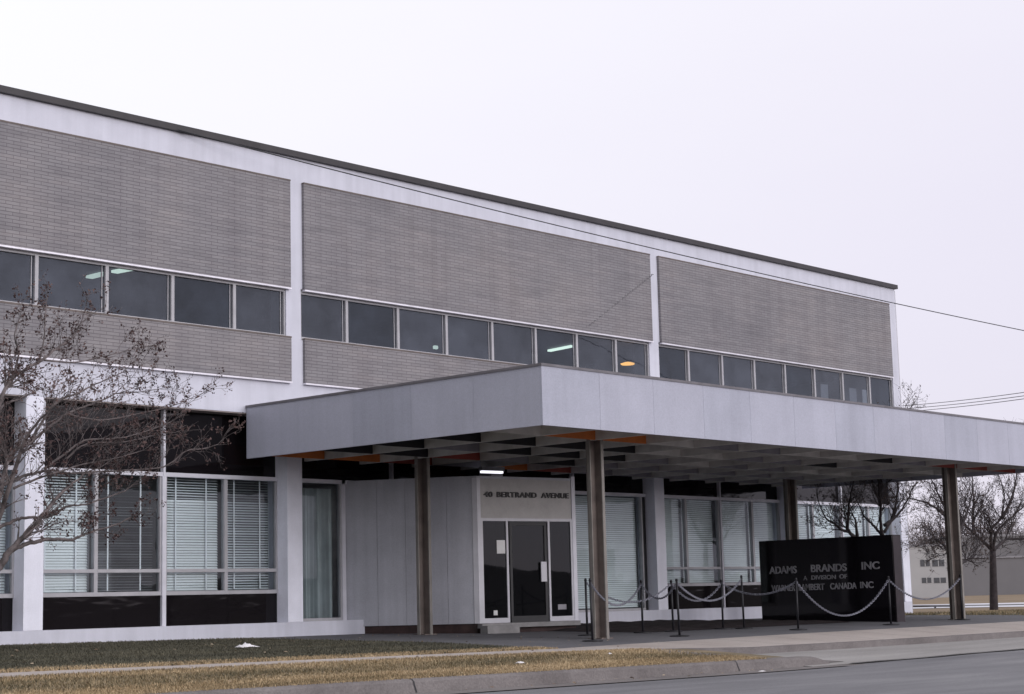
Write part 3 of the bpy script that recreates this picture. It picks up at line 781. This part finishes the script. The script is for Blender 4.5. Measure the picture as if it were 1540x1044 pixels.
# ------------------------------------------------------------------ chain barrier
POSTS = {}
def stanchion(key, x, y, h, lean, label):
    g = gz(x, y)
    r = root('chain_post', (x, y, g), label, 'post', 'dark posts carrying the chain barrier')
    top = (x+lean, y, g+h)
    MB().tube([(x, y, g+.02), top], .022, 8).tube([top, (top[0], top[1], top[2]+.05)], [.030, .02], 8).build('pole', 'iron', r, smooth=True)
    MB().tube([(x, y, g+.001), (x, y, g+.02), (x, y, g+.032)], [.19, .19, .05], 20).build('base_disc', 'iron', r)
    POSTS[key] = Vector((top[0], top[1], top[2]-.03))
def at_y(u, y): return sight(u, 955, Y=y).x
for key, u, y, h, lean, lab in (
        ('f1', 891, -6.95, 1.08, -.02, 'dark chain post at the pavement edge, touching the front corner canopy post'),
        ('f2', 1022, -6.9, 1.05, -.03, 'dark chain post with broad base disc at the pavement edge, left of the window mullion'),
        ('f3', 1201, -6.9, 1.03, 0, 'dark chain post standing before the left part of the black sign'),
        ('f4', 1341, -6.9, 1.04, -.01, 'dark chain post standing before the right end of the black sign'),
        ('f5', 1449, -6.5, 1.05, .01, 'dark chain post just right of the far canopy post, nearest the bare trees'),
        ('b1', 883.5, -5.2, 1.06, -.01, 'dark chain post close behind the front corner canopy post, nearest the entrance doors'),
        ('b2', 967, -5.2, 1.02, 0, 'dark chain post before the dark jamb of the tall blind window'),
        ('b3', 1013, -5.2, 1.01, -.02, 'dark chain post close behind the one with the broad base disc'),
        ('b4', 1088, -5.2, 1.0, 0, 'dark chain post in line with the white mullion left of the black sign'),
        ('b5', 1119.5, -5.5, 1.09, -.02, 'dark chain post standing alone between the white window mullion and the black sign')):
    stanchion(key, at_y(u, y), y, h, lean, lab)
def chain(p, q, sag, label):
    """real links: alternate flat ovals along a catenary."""
    mb = MB(); L = (q-p).length; n = 200
    pts = [p.lerp(q, i/n) - Vector((0, 0, 4*sag*(i/n)*(1-i/n))) for i in range(n+1)]
    cum = [0]
    for a, b in zip(pts, pts[1:]): cum.append(cum[-1]+(b-a).length)
    step = .055; m = int(cum[-1]/step)
    def at(s):
        s = min(max(s, 0), cum[-1]); i = 0
        i = int(np.searchsorted(cum, s)) ; i = max(1, min(i, n))
        t = (s-cum[i-1])/max(1e-9, cum[i]-cum[i-1]); return pts[i-1].lerp(pts[i], t)
    for k in range(m):
        c = at((k+.5)*step); d = (at((k+1)*step)-at(k*step)).normalized()
        a = d.cross(Vector((0, 0, 1))); a = a.normalized() if a.length > 1e-3 else Vector((1, 0, 0))
        bb = d.cross(a)
        w = (a+bb).normalized() if k % 2 else (a-bb).normalized()
        ring = [c + d*.040*math.cos(t) + w*.020*math.sin(t) for t in [2*math.pi*i/8 for i in range(9)]]
        mb.tube(ring, .0072, 4, cap=False)
    o = mb.build('barrier_chain', 'chain_steel')
    return tag(o, label, 'chain', 'grey chains hung between the dark posts')
chain(POSTS['f1'], POSTS['b2'], .42, 'grey chain drooping across the front corner canopy post and the tall blind window')
chain(POSTS['b2'], POSTS['f2'], .30, 'grey chain crossing the white column, ending at the post with the broad base disc')
chain(POSTS['b1'], POSTS['b3'], .38, 'long low grey chain behind, crossing the tall window and the white column')
chain(POSTS['b3'], POSTS['b4'], .36, 'thin grey chain over the dark panel, ending at the post below the window mullion')
chain(POSTS['f2'], POSTS['b5'], .40, 'bright grey chain in a deep loop below the white blind windows')
chain(POSTS['b4'], POSTS['f3'], .25, 'grey chain running from below the window mullion across the left edge of the black sign')
chain(POSTS['f3'], POSTS['f4'], .75, 'heavy grey chain hanging in a deep loop across the black sign')
chain(POSTS['f4'], POSTS['f5'], .48, 'grey chain right of the black sign, passing behind the far canopy post')

# ------------------------------------------------------------------ trees
def smooth_path(pts, sub=4):
    P = [Vector(p) for p in pts]; out = []
    for i in range(len(P)-1):
        p0 = P[max(i-1, 0)]; p1 = P[i]; p2 = P[i+1]; p3 = P[min(i+2, len(P)-1)]
        for j in range(sub):
            t = j/sub
            out.append(.5*((2*p1)+(p2-p0)*t+(2*p0-5*p1+4*p2-p3)*t*t+(3*p1-p0-3*p2+p3)*t**3))
    out.append(P[-1]); return out
class Tree:
    def __init__(s, seed, tw=1.0): s.r = random.Random(seed); s.wood = MB(); s.leaf = MB(); s.tw = tw
    def rv(s): return Vector((s.r.gauss(0, 1), s.r.gauss(0, 1), s.r.gauss(0, 1))).normalized()
    def leafs(s, p, n, spread, size):
        for _ in range(n):
            c = p + s.rv()*spread*s.r.random(); a = s.rv(); b = a.cross(s.rv()).normalized()
            h = size*s.r.uniform(.6, 1.4)
            s.leaf.quad(c-a*h-b*h*.5, c+a*h*.2-b*h*.7, c+a*h, c+b*h*.6)
    def twig(s, p, d, L, r, depth, ld):
        n = max(3, int(L/.10)); pts = [p]; q = p.copy(); dd = d.copy()
        for i in range(n):
            dd = (dd + s.rv()*.22 + Vector((0, 0, .05))).normalized(); q = q + dd*(L/n); pts.append(q.copy())
        s.wood.tube(pts, [max(.0027, r*(1-.75*i/n)) for i in range(n+1)], 4 if r > .008 else 3, cap=False)
        if depth > 0:
            for i in range(1, n+1):
                if s.r.random() < .85*s.tw:
                    ax = (dd.cross(s.rv())).normalized(); di = (pts[i]-pts[i-1]).normalized()
                    nd = (di*s.r.uniform(.5, .9) + ax*s.r.uniform(.5, .9) + Vector((0, 0, .12))).normalized()
                    s.twig(pts[i], nd, L*s.r.uniform(.38, .62), r*.55, depth-1, ld)
        if ld and s.r.random() < ld: s.leafs(q, s.r.randint(2, 6), .07, .021)
        elif ld and s.r.random() < ld: s.leafs(pts[n//2], 2, .04, .019)
    def limb(s, pts, r0, r1, tl=.6, every=.16, depth=2, ld=.0, start=.15, up=.25):
        P = smooth_path(pts, 5)
        P = [P[0]] + [p + s.rv()*min(r0*.25, .012) for p in P[1:]]
        n = len(P)-1
        s.wood.tube(P, [r0+(r1-r0)*(i/n)**.8 for i in range(n+1)], 7)
        acc = 0
        for i in range(1, n+1):
            seg = P[i]-P[i-1]; acc += seg.length
            f = i/n
            if f < start: continue
            while acc > every:
                acc -= every*s.r.uniform(.7, 1.3)
                d = seg.normalized(); ax = d.cross(s.rv()).normalized()
                nd = (d*s.r.uniform(.4, 1.0) + ax*s.r.uniform(.5, 1.0) + Vector((0, 0, up))).normalized()
                s.twig(P[i], nd, tl*s.r.uniform(.5, 1.2)*(1.15-.4*f), max(.005, (r0+(r1-r0)*f)*.38), depth, ld)
        d = (P[-1]-P[-2]).normalized()
        for _ in range(2): s.twig(P[-1], (d+s.rv()*.35).normalized(), tl, max(.005, r1*.8), depth, ld)
    def finish(s, name, loc, label, bark, leafm, group=None):
        t = root(name, loc, label, 'tree', group)
        s.wood.build('trunk', bark, t, smooth=True)
        if s.leaf.f: s.leaf.build('foliage', leafm, t)
        return t

# near crab apple at the left edge of the lawn
def pathY(px_, y0, y1):
    n = len(px_)-1
    return [sight(u, v, Y=y0+(y1-y0)*i/n) for i, (u, v) in enumerate(px_)]
T1 = Tree(11, .95); Y0 = -3.6
base = sight(-42, 985, Y=Y0); base.z = gz(base.x, Y0)-.05
f0 = sight(-30, 880, Y=Y0); f1 = sight(-22, 868, Y=Y0)
T1.wood.tube(smooth_path([base, base+Vector((.03, 0, .5)), f0, f1], 4), [.15, .135, .125, .12, .12, .115, .115, .11, .11, .11, .11, .10, .10][:13], 9)
LD = .5
T1.limb(pathY([(-24, 872), (0, 852), (12, 832), (32, 812), (55, 787), (75, 762), (90, 745), (106, 730), (128, 712)], Y0, Y0-.4), .070, .014, .55, .2, 2, LD, .35)
T1.limb(pathY([(18, 828), (35, 820), (62, 813), (85, 811), (107, 812), (122, 806), (139, 799), (174, 789), (196, 778)], Y0-.1, Y0-.7), .040, .010, .40, .16, 2, .85, .62)
T1.limb(pathY([(-30, 800), (0, 792), (20, 784), (37, 779), (75, 777), (100, 762), (129, 759), (160, 748), (190, 738)], Y0+.3, Y0-.5), .034, .010, .50, .15, 2, .85, .45)
T1.limb(pathY([(-20, 760), (0, 735), (15, 725), (50, 712), (80, 708), (110, 712), (150, 712)], Y0+.2, Y0-.3), .040, .008, .5, .16, 2, LD, .3)
T1.limb(pathY([(-22, 868), (-15, 800), (0, 742), (9, 702), (19, 680), (50, 662), (66, 648), (101, 623), (139, 608), (172, 592)], Y0, Y0+.6), .055, .011, .72, .17, 2, LD, .35)
T1.limb(pathY([(45, 664), (60, 640), (85, 605), (120, 590), (150, 575), (185, 560)], Y0+.3, Y0-.2), .026, .008, .48, .17, 2, LD, .2)
T1.limb(pathY([(-22, 868), (-20, 780), (-12, 690), (-8, 640), (0, 607), (19, 569), (63, 541), (90, 520), (107, 509), (122, 487)], Y0, Y0-.3), .055, .011, .52, .17, 2, .75, .5)
T1.limb(pathY([(19, 569), (28, 534), (22, 505), (30, 478)], Y0-.2, Y0-.4), .020, .007, .36, .16, 2, .75, .2)
T1.limb(pathY([(60, 543), (66, 510), (68, 484), (70, 455)], Y0-.2, Y0-.1), .015, .006, .30, .16, 2, .7, .3)
T1.limb(pathY([(0, 715), (-12, 690), (-25, 662), (-40, 640)], Y0, Y0+.6), .03, .01, .5, .17, 2, LD, .2)
T1.limb(pathY([(10, 690), (3, 660), (-8, 640), (5, 610), (30, 600), (60, 585)], Y0+.2, Y0+.7), .03, .01, .6, .16, 2, LD, .2)
T1.limb(pathY([(20, 735), (50, 722), (75, 714), (120, 700), (170, 690), (215, 678)], Y0, Y0-.6), .022, .007, .45, .16, 2, .55, .2)
T1.limb(pathY([(170, 592), (205, 590), (240, 585)], Y0+.6, Y0+.7), .012, .006, .45, .15, 2, .55, .1)
T1.limb(pathY([(66, 705), (95, 685), (126, 663), (160, 660), (190, 657), (246, 640)], Y0-.2, Y0-.8), .022, .007, .55, .11, 2, .35, .1)
T1.limb(pathY([(100, 690), (130, 668), (190, 664), (250, 650)], Y0-.3, Y0-.2), .018, .006, .5, .11, 2, .35, .1)
T1.limb(pathY([(110, 712), (180, 708), (246, 702), (280, 678), (306, 675), (328, 668)], Y0-.2, Y0-.9), .018, .006, .42, .13, 2, .3, .1)
T1.limb(pathY([(101, 623), (150, 632), (200, 624), (255, 612), (285, 600)], Y0+.3, Y0+.1), .016, .006, .5, .12, 2, .45, .1)
T1.limb(pathY([(63, 541), (110, 545), (160, 535), (215, 522)], Y0-.1, Y0+.3), .016, .006, .5, .13, 2, .7, .1)
# the side of the crown beyond the picture's edge
for i in range(6):
    a = 2.0+i*.55
    dv = Vector((math.cos(a), math.sin(a)*.8, .0))
    p0 = f1 + Vector((0, 0, .1*i))
    T1.limb([p0, p0+dv*.5+Vector((0, 0, .5)), p0+dv*1.2+Vector((0, 0, 1.1+.2*(i % 3))), p0+dv*1.9+Vector((0, 0, 1.5+.4*(i % 2)))], .06, .012, .6, .24, 2, .5, .3)
T1.finish('crab_apple_tree', (base.x, base.y, base.z), 'crab apple tree with dark withered leaves on the lawn at the left edge', 'bark_pale', 'leaf_red')

def traced_tree(seed, Yb, trunk, limbs, r, label, tl, ld, every, rs, dz=0):
    T = Tree(seed, 1.0)
    tp = [sight(u, v, Y=Yb) for (u, v) in trunk]
    g = min(tp[0].z, gz(tp[0].x, Yb)) if tp[0].x < 60 else tp[0].z
    tp[0].z = gz(tp[0].x, Yb)-.06
    P = smooth_path(tp, 5); n = len(P)-1
    T.wood.tube(P, [r*(1.15-.35*i/n) for i in range(n+1)], 9)
    for i, lb in enumerate(limbs):
        off = [.55, -.7, .3, -.4, .9, -.9, .1][i % 7]
        T.limb(pathY(lb, Yb, Yb+off), r*rs, .012, tl, every, 2, ld, .22)
    return T.finish('bare_tree', (tp[0].x, tp[0].y, tp[0].z), label, 'bark_dark', 'leaf_dark', 'bare trees right of the entrance')
traced_tree(21, -1.9, [(1293, 925), (1291, 860), (1288, 812)],
    [[(1288, 812), (1278, 801), (1265, 797), (1255, 788), (1243, 780), (1235, 765), (1230, 752)],
     [(1286, 810), (1276, 798), (1275, 780), (1278, 752), (1283, 725), (1286, 690)],
     [(1289, 806), (1287, 785), (1280, 770)]],
    .105, 'bare dark tree whose fork rises behind the middle of the black sign', .8, .35, .13, .5)
traced_tree(22, -2.6, [(1330, 925), (1329, 860), (1328, 808)],
    [[(1328, 808), (1318, 795), (1308, 785), (1297, 772), (1290, 755)],
     [(1328, 806), (1324, 785), (1325, 760), (1322, 735), (1326, 700), (1333, 665), (1345, 640), (1353, 628)],
     [(1330, 800), (1340, 783), (1346, 765), (1350, 735), (1352, 700), (1358, 660)],
     [(1330, 790), (1350, 775), (1366, 750), (1372, 735)]],
    .100, 'bare dark tree whose fork rises behind the right end of the black sign', .8, .35, .15, .5)
traced_tree(23, -.3, [(1440, 926), (1438, 880), (1437, 815)],
    [[(1437, 815), (1432, 795), (1420, 775), (1395, 757), (1370, 750), (1345, 747)],
     [(1438, 850), (1428, 828), (1405, 810), (1390, 817), (1376, 822)],
     [(1437, 812), (1447, 790), (1456, 765), (1462, 740), (1463, 700)],
     [(1436, 800), (1425, 770), (1412, 745), (1398, 715)],
     [(1440, 850), (1455, 842), (1466, 835), (1470, 815)]],
    .125, 'bare dark tree with wide low limbs, its trunk hidden by the far canopy post', 1.0, .35, .19, .5)
traced_tree(24, 1.9, [(1495, 921), (1494, 880), (1493, 829)],
    [[(1493, 829), (1478, 814), (1465, 803), (1452, 790), (1443, 770), (1440, 745)],
     [(1493, 828), (1490, 812), (1492, 795), (1503, 783), (1508, 770), (1510, 745), (1502, 715)],
     [(1494, 828), (1503, 819), (1512, 812), (1525, 810), (1548, 809), (1570, 790)],
     [(1506, 780), (1515, 765), (1523, 745), (1528, 720), (1530, 690)],
     [(1465, 803), (1463, 780), (1464, 750), (1462, 715)],
     [(1493, 829), (1500, 800), (1530, 770), (1555, 750)]],
    .135, 'bare dark tree with its whole trunk in view at the right edge', 1.0, .35, .19, .55)

# ------------------------------------------------------------------ background beyond the field
def far_box(u0, u1, vtop, depth, back):
    a = sight(u0, 880, depth=depth); b = sight(u1, 880, depth=depth)
    zt = sight((u0+u1)/2, vtop, depth=depth).z
    return a, b, zt
a, b, zt = far_box(1349, 1446, 822, 270, 40)
d = (b-a); L = math.hypot(d.x, d.y); ang = math.atan2(d.y, d.x)
T = Matrix.Translation((a.x, a.y, 0)) @ Matrix.Rotation(ang, 4, 'Z')
fb = root('far_office', (a.x, a.y, fz(200, 0)), 'small two storey beige block with four dark windows across the field', 'building')
MB().box(0, L, 0, 14, fz(200, 0)-.2, zt, T).build('wall', 'far_wall', fb)
MB().box(-.15, L+.15, -.15, 14.1, zt, zt+.35, T).build('roof', 'far_roof', fb)
def fu(u): return (u-1349)/97*L
for (ua, ub, va, vb_) in ((1386, 1400, 842, 852), (1404, 1422, 842, 852), (1387, 1401, 869, 877), (1405, 1423, 869, 877)):
    za = sight(ua, vb_, depth=270).z; zb_ = sight(ua, va, depth=270).z
    w = MB().box(fu(ua), fu(ub), -.06, .02, za, zb_, T).build('window', 'far_glass', fb)
    m = MB(); m.box((fu(ua)+fu(ub))/2-.06, (fu(ua)+fu(ub))/2+.06, -.09, -.061, za, zb_, T); m.build('mullion', 'far_wall', w)
a, b, zt = far_box(1447, 1640, 806, 330, 40)
d = (b-a); L = math.hypot(d.x, d.y); ang = math.atan2(d.y, d.x)
T = Matrix.Translation((a.x, a.y, 0)) @ Matrix.Rotation(ang, 4, 'Z')
wh = root('far_warehouse', (a.x, a.y, fz(200, 0)), 'long low grey warehouse behind the trees at the right edge', 'building')
MB().box(0, L, 0, 30, fz(200, 0)-.2, zt, T).build('wall', 'far_wall_grey', wh)
MB().box(-.2, L+.2, -.2, 30.2, zt, zt+.5, T).build('roof', 'far_roof', wh)
MB().box(0, L, -.25, 0, (zt)*.62, zt*.62+.35, T).build('canopy_ledge', 'far_roof', wh)
# winter wood far behind: hazy mass of bare twigs
rs = np.random.RandomState(5); mb = MB()
for i in range(140):
    u = rs.uniform(1372, 1600); dp = rs.uniform(345, 460)
    p = sight(u, 885, depth=dp); h = rs.uniform(8, 15); p.z = fz(300, 0)
    tr = Tree(500+i, .6)
    for k in range(5):
        q = p.copy(); dd = Vector((rs.normal(0, .35), rs.normal(0, .35), 1)).normalized(); pts = [q.copy()]
        for s_ in range(5):
            q = q + dd*h/5; dd = (dd+Vector((rs.normal(0, .25), rs.normal(0, .25), .1))).normalized(); pts.append(q.copy())
            for t_ in range(4):
                e = Vector((rs.normal(), rs.normal(), rs.uniform(-.1, 1))).normalized()
                mb.tube([q, q+e*h*.12, q+e*h*.12+Vector((rs.normal(), rs.normal(), 1.2)).normalized()*h*.12], [.07, .05, .03], 3, cap=False)
        mb.tube(pts, [.16, .14, .12, .10, .07, .05], 4, cap=False)
tag(mb.build('far_wood', 'bark_pale'), 'hazy bare winter wood on the skyline behind the far buildings', 'woods', kind='stuff')
# pipe barrier beside the parking lot
pa = sight(1365, 912, X=52.0); pb = sight(1443, 911, X=62.0)
rl = root('pipe_barrier', (pa.x, pa.y, gz(52, .4)), 'low dark pipe barrier beside the pale parking lot', 'barrier')
MB().tube([pa, pb], .05, 6).build('rail', 'iron', rl)
for t in (0, .5, 1):
    q = pa.lerp(pb, t); MB().tube([(q.x, q.y, gz(q.x, .4)-.1), (q.x, q.y, q.z)], .05, 6).build('leg', 'iron', rl)

# ------------------------------------------------------------------ overhead wires
def wire(p, q, sag, rad, label, group=None):
    n = 40
    pts = [p.lerp(q, i/n) - Vector((0, 0, 4*sag*(i/n)*(1-i/n))) for i in range(n+1)]
    return tag(MB().tube(pts, rad, 5).build('overhead_wire', 'cable'), label, 'wire', group)
p = sight(243, 189, Y=-.012); q = sight(1540, 490, X=27.0)
e = q + (q-p).normalized()*6
wire(p, e, .22, .012, 'thin black cable slanting from the roof edge across the white parapet')
for i, (v0, v1, nm) in enumerate(((607, 587, 'topmost'), (611.5, 592.5, 'middle'), (616, 597, 'lowest'))):
    a = sight(1330, v0+5, depth=120); b = sight(1640, v1-12, depth=75)
    wire(a, b, .15, .018, nm+' of three thin parallel wires in the sky right of the building', 'parallel wires beyond the building')

# ------------------------------------------------------------------ litter
def crumple(name, x, y, sx, sy, h, seed, label):
    rs = np.random.RandomState(seed); mb = MB(); nx, ny = 9, 6; g = gz(x, y) if y > -12 else roadz(x, y)
    for j in range(ny):
        for i in range(nx):
            u, v = i/(nx-1)*2-1, j/(ny-1)*2-1
            e = max(0, 1-u*u*.9)*max(0, 1-v*v*.9)
            mb.v.append((x+u*sx+rs.normal(0, sx*.06), y+v*sy+rs.normal(0, sy*.08), g+.012+h*e*rs.uniform(.35, 1.0)))
    for j in range(ny-1):
        for i in range(nx-1):
            a = j*nx+i; mb.f.append((a, a+1, a+nx+1, a+nx))
    b0 = len(mb.v)
    o = mb.build(name, 'paper')
    so = o.modifiers.new('thickness', 'SOLIDIFY'); so.thickness = .004
    return tag(o, label, 'litter')
p = sight(370, 973, Z=gz(1.5, -4)+.04)
yy = -4.6; x = sight(370, 972, Y=yy).x
crumple('crumpled_bag', x, yy, .18, .12, .085, 3, 'crumpled white bag lying on the dark lawn near the driveway')
yy = -11.0; crumple('paper_scrap', sight(782, 991, Y=yy).x, yy, .06, .05, .03, 4, 'small white paper scrap in the straw coloured verge')
yy = -12.42; crumple('paper_scrap', sight(1146, 1014, Y=yy).x, yy, .06, .04, .012, 5, 'flat white paper scrap in the gutter below the kerb')
yy = -10.4; crumple('paper_scrap', sight(917, 987, Y=yy).x, yy, .03, .03, .03, 6, 'tiny pale scrap on the olive turf near the kerb return')

# ------------------------------------------------------------------ sky and sun
w = bpy.data.worlds.new('World'); sc.world = w; w.use_nodes = True
nt = w.node_tree; nt.nodes.clear()
out = nt.nodes.new('ShaderNodeOutputWorld')
SUN_EL, SUN_AZ = math.radians(10), math.radians(172)     # azimuth from +Y clockwise
sky = nt.nodes.new('ShaderNodeTexSky'); sky.sky_type = 'NISHITA'; sky.sun_disc = False
sky.sun_elevation = SUN_EL; sky.sun_rotation = SUN_AZ
bg1 = N(nt, 'ShaderNodeBackground', Strength=0.10); nt.links.new(sky.outputs[0], bg1.inputs[0])
tc = N(nt, 'ShaderNodeTexCoord')
# overcast deck: brighter towards the west (left) and the zenith, lavender lower down to the east
dt = N(nt, 'ShaderNodeVectorMath', _operation='DOT_PRODUCT'); dt.inputs[1].default_value = (-0.55, 0.15, 0.62)
nt.links.new(tc.outputs['Generated'], dt.inputs[0])
nz = N(nt, 'ShaderNodeTexNoise', Scale=2.2, Detail=5.0, Roughness=0.55)
mpz = N(nt, 'ShaderNodeMapping'); mpz.inputs['Scale'].default_value = (1, 1, 3.0)
nt.links.new(tc.outputs['Generated'], mpz.inputs[0]); nt.links.new(mpz.outputs[0], nz.inputs['Vector'])
ad = N(nt, 'ShaderNodeMath', _operation='MULTIPLY_ADD'); ad.inputs[1].default_value = 0.10
nt.links.new(nz.outputs[0], ad.inputs[0]); nt.links.new(dt.outputs['Value'], ad.inputs[2])
mr = N(nt, 'ShaderNodeMapRange'); mr.inputs['From Min'].default_value = -0.50; mr.inputs['From Max'].default_value = 0.15
nt.links.new(ad.outputs[0], mr.inputs[0])
rp = ramp(nt, mr.outputs[0], [(0.0, (0.79, 0.745, 0.89)), (0.4, (0.93, 0.89, 1.02)), (0.7, (1.06, 1.035, 1.12)), (1.0, (1.12, 1.115, 1.16))])
bg2 = N(nt, 'ShaderNodeBackground'); nt.links.new(rp.outputs[0], bg2.inputs[0])
# thinner cloud low in the south: the sky facing the facade is the brighter half
ds = N(nt, 'ShaderNodeVectorMath', _operation='DOT_PRODUCT'); ds.inputs[1].default_value = (0.24, -0.92, -0.32)
nt.links.new(tc.outputs['Generated'], ds.inputs[0])
ms = N(nt, 'ShaderNodeMapRange', _interpolation_type='SMOOTHSTEP'); ms.inputs['From Min'].default_value = 0.1; ms.inputs['From Max'].default_value = 0.95
ms.inputs['To Min'].default_value = 1.0; ms.inputs['To Max'].default_value = 1.55
nt.links.new(ds.outputs['Value'], ms.inputs[0]); nt.links.new(ms.outputs[0], bg2.inputs['Strength'])
mxs = N(nt, 'ShaderNodeMixShader', Fac=0.88)
nt.links.new(bg1.outputs[0], mxs.inputs[1]); nt.links.new(bg2.outputs[0], mxs.inputs[2]); nt.links.new(mxs.outputs[0], out.inputs[0])
sl = bpy.data.lights.new('sun', 'SUN'); sl.energy = 1.3; sl.angle = math.radians(28); sl.color = (1.0, 0.975, 0.985)
so = bpy.data.objects.new('sun', sl); COL.objects.link(so)
sd = Vector((math.sin(SUN_AZ)*math.cos(SUN_EL), math.cos(SUN_AZ)*math.cos(SUN_EL), math.sin(SUN_EL)))
so.rotation_euler = sd.to_track_quat('Z', 'Y').to_euler()
so.location = (0, -30, 40)
sc.view_settings.view_transform = 'Standard'; sc.view_settings.look = 'None'; sc.view_settings.gamma = 1.0
sc.view_settings.use_curve_mapping = False; sc.view_settings.exposure = 0.0
sc.cycles.max_bounces = 8; sc.cycles.transparent_max_bounces = 12
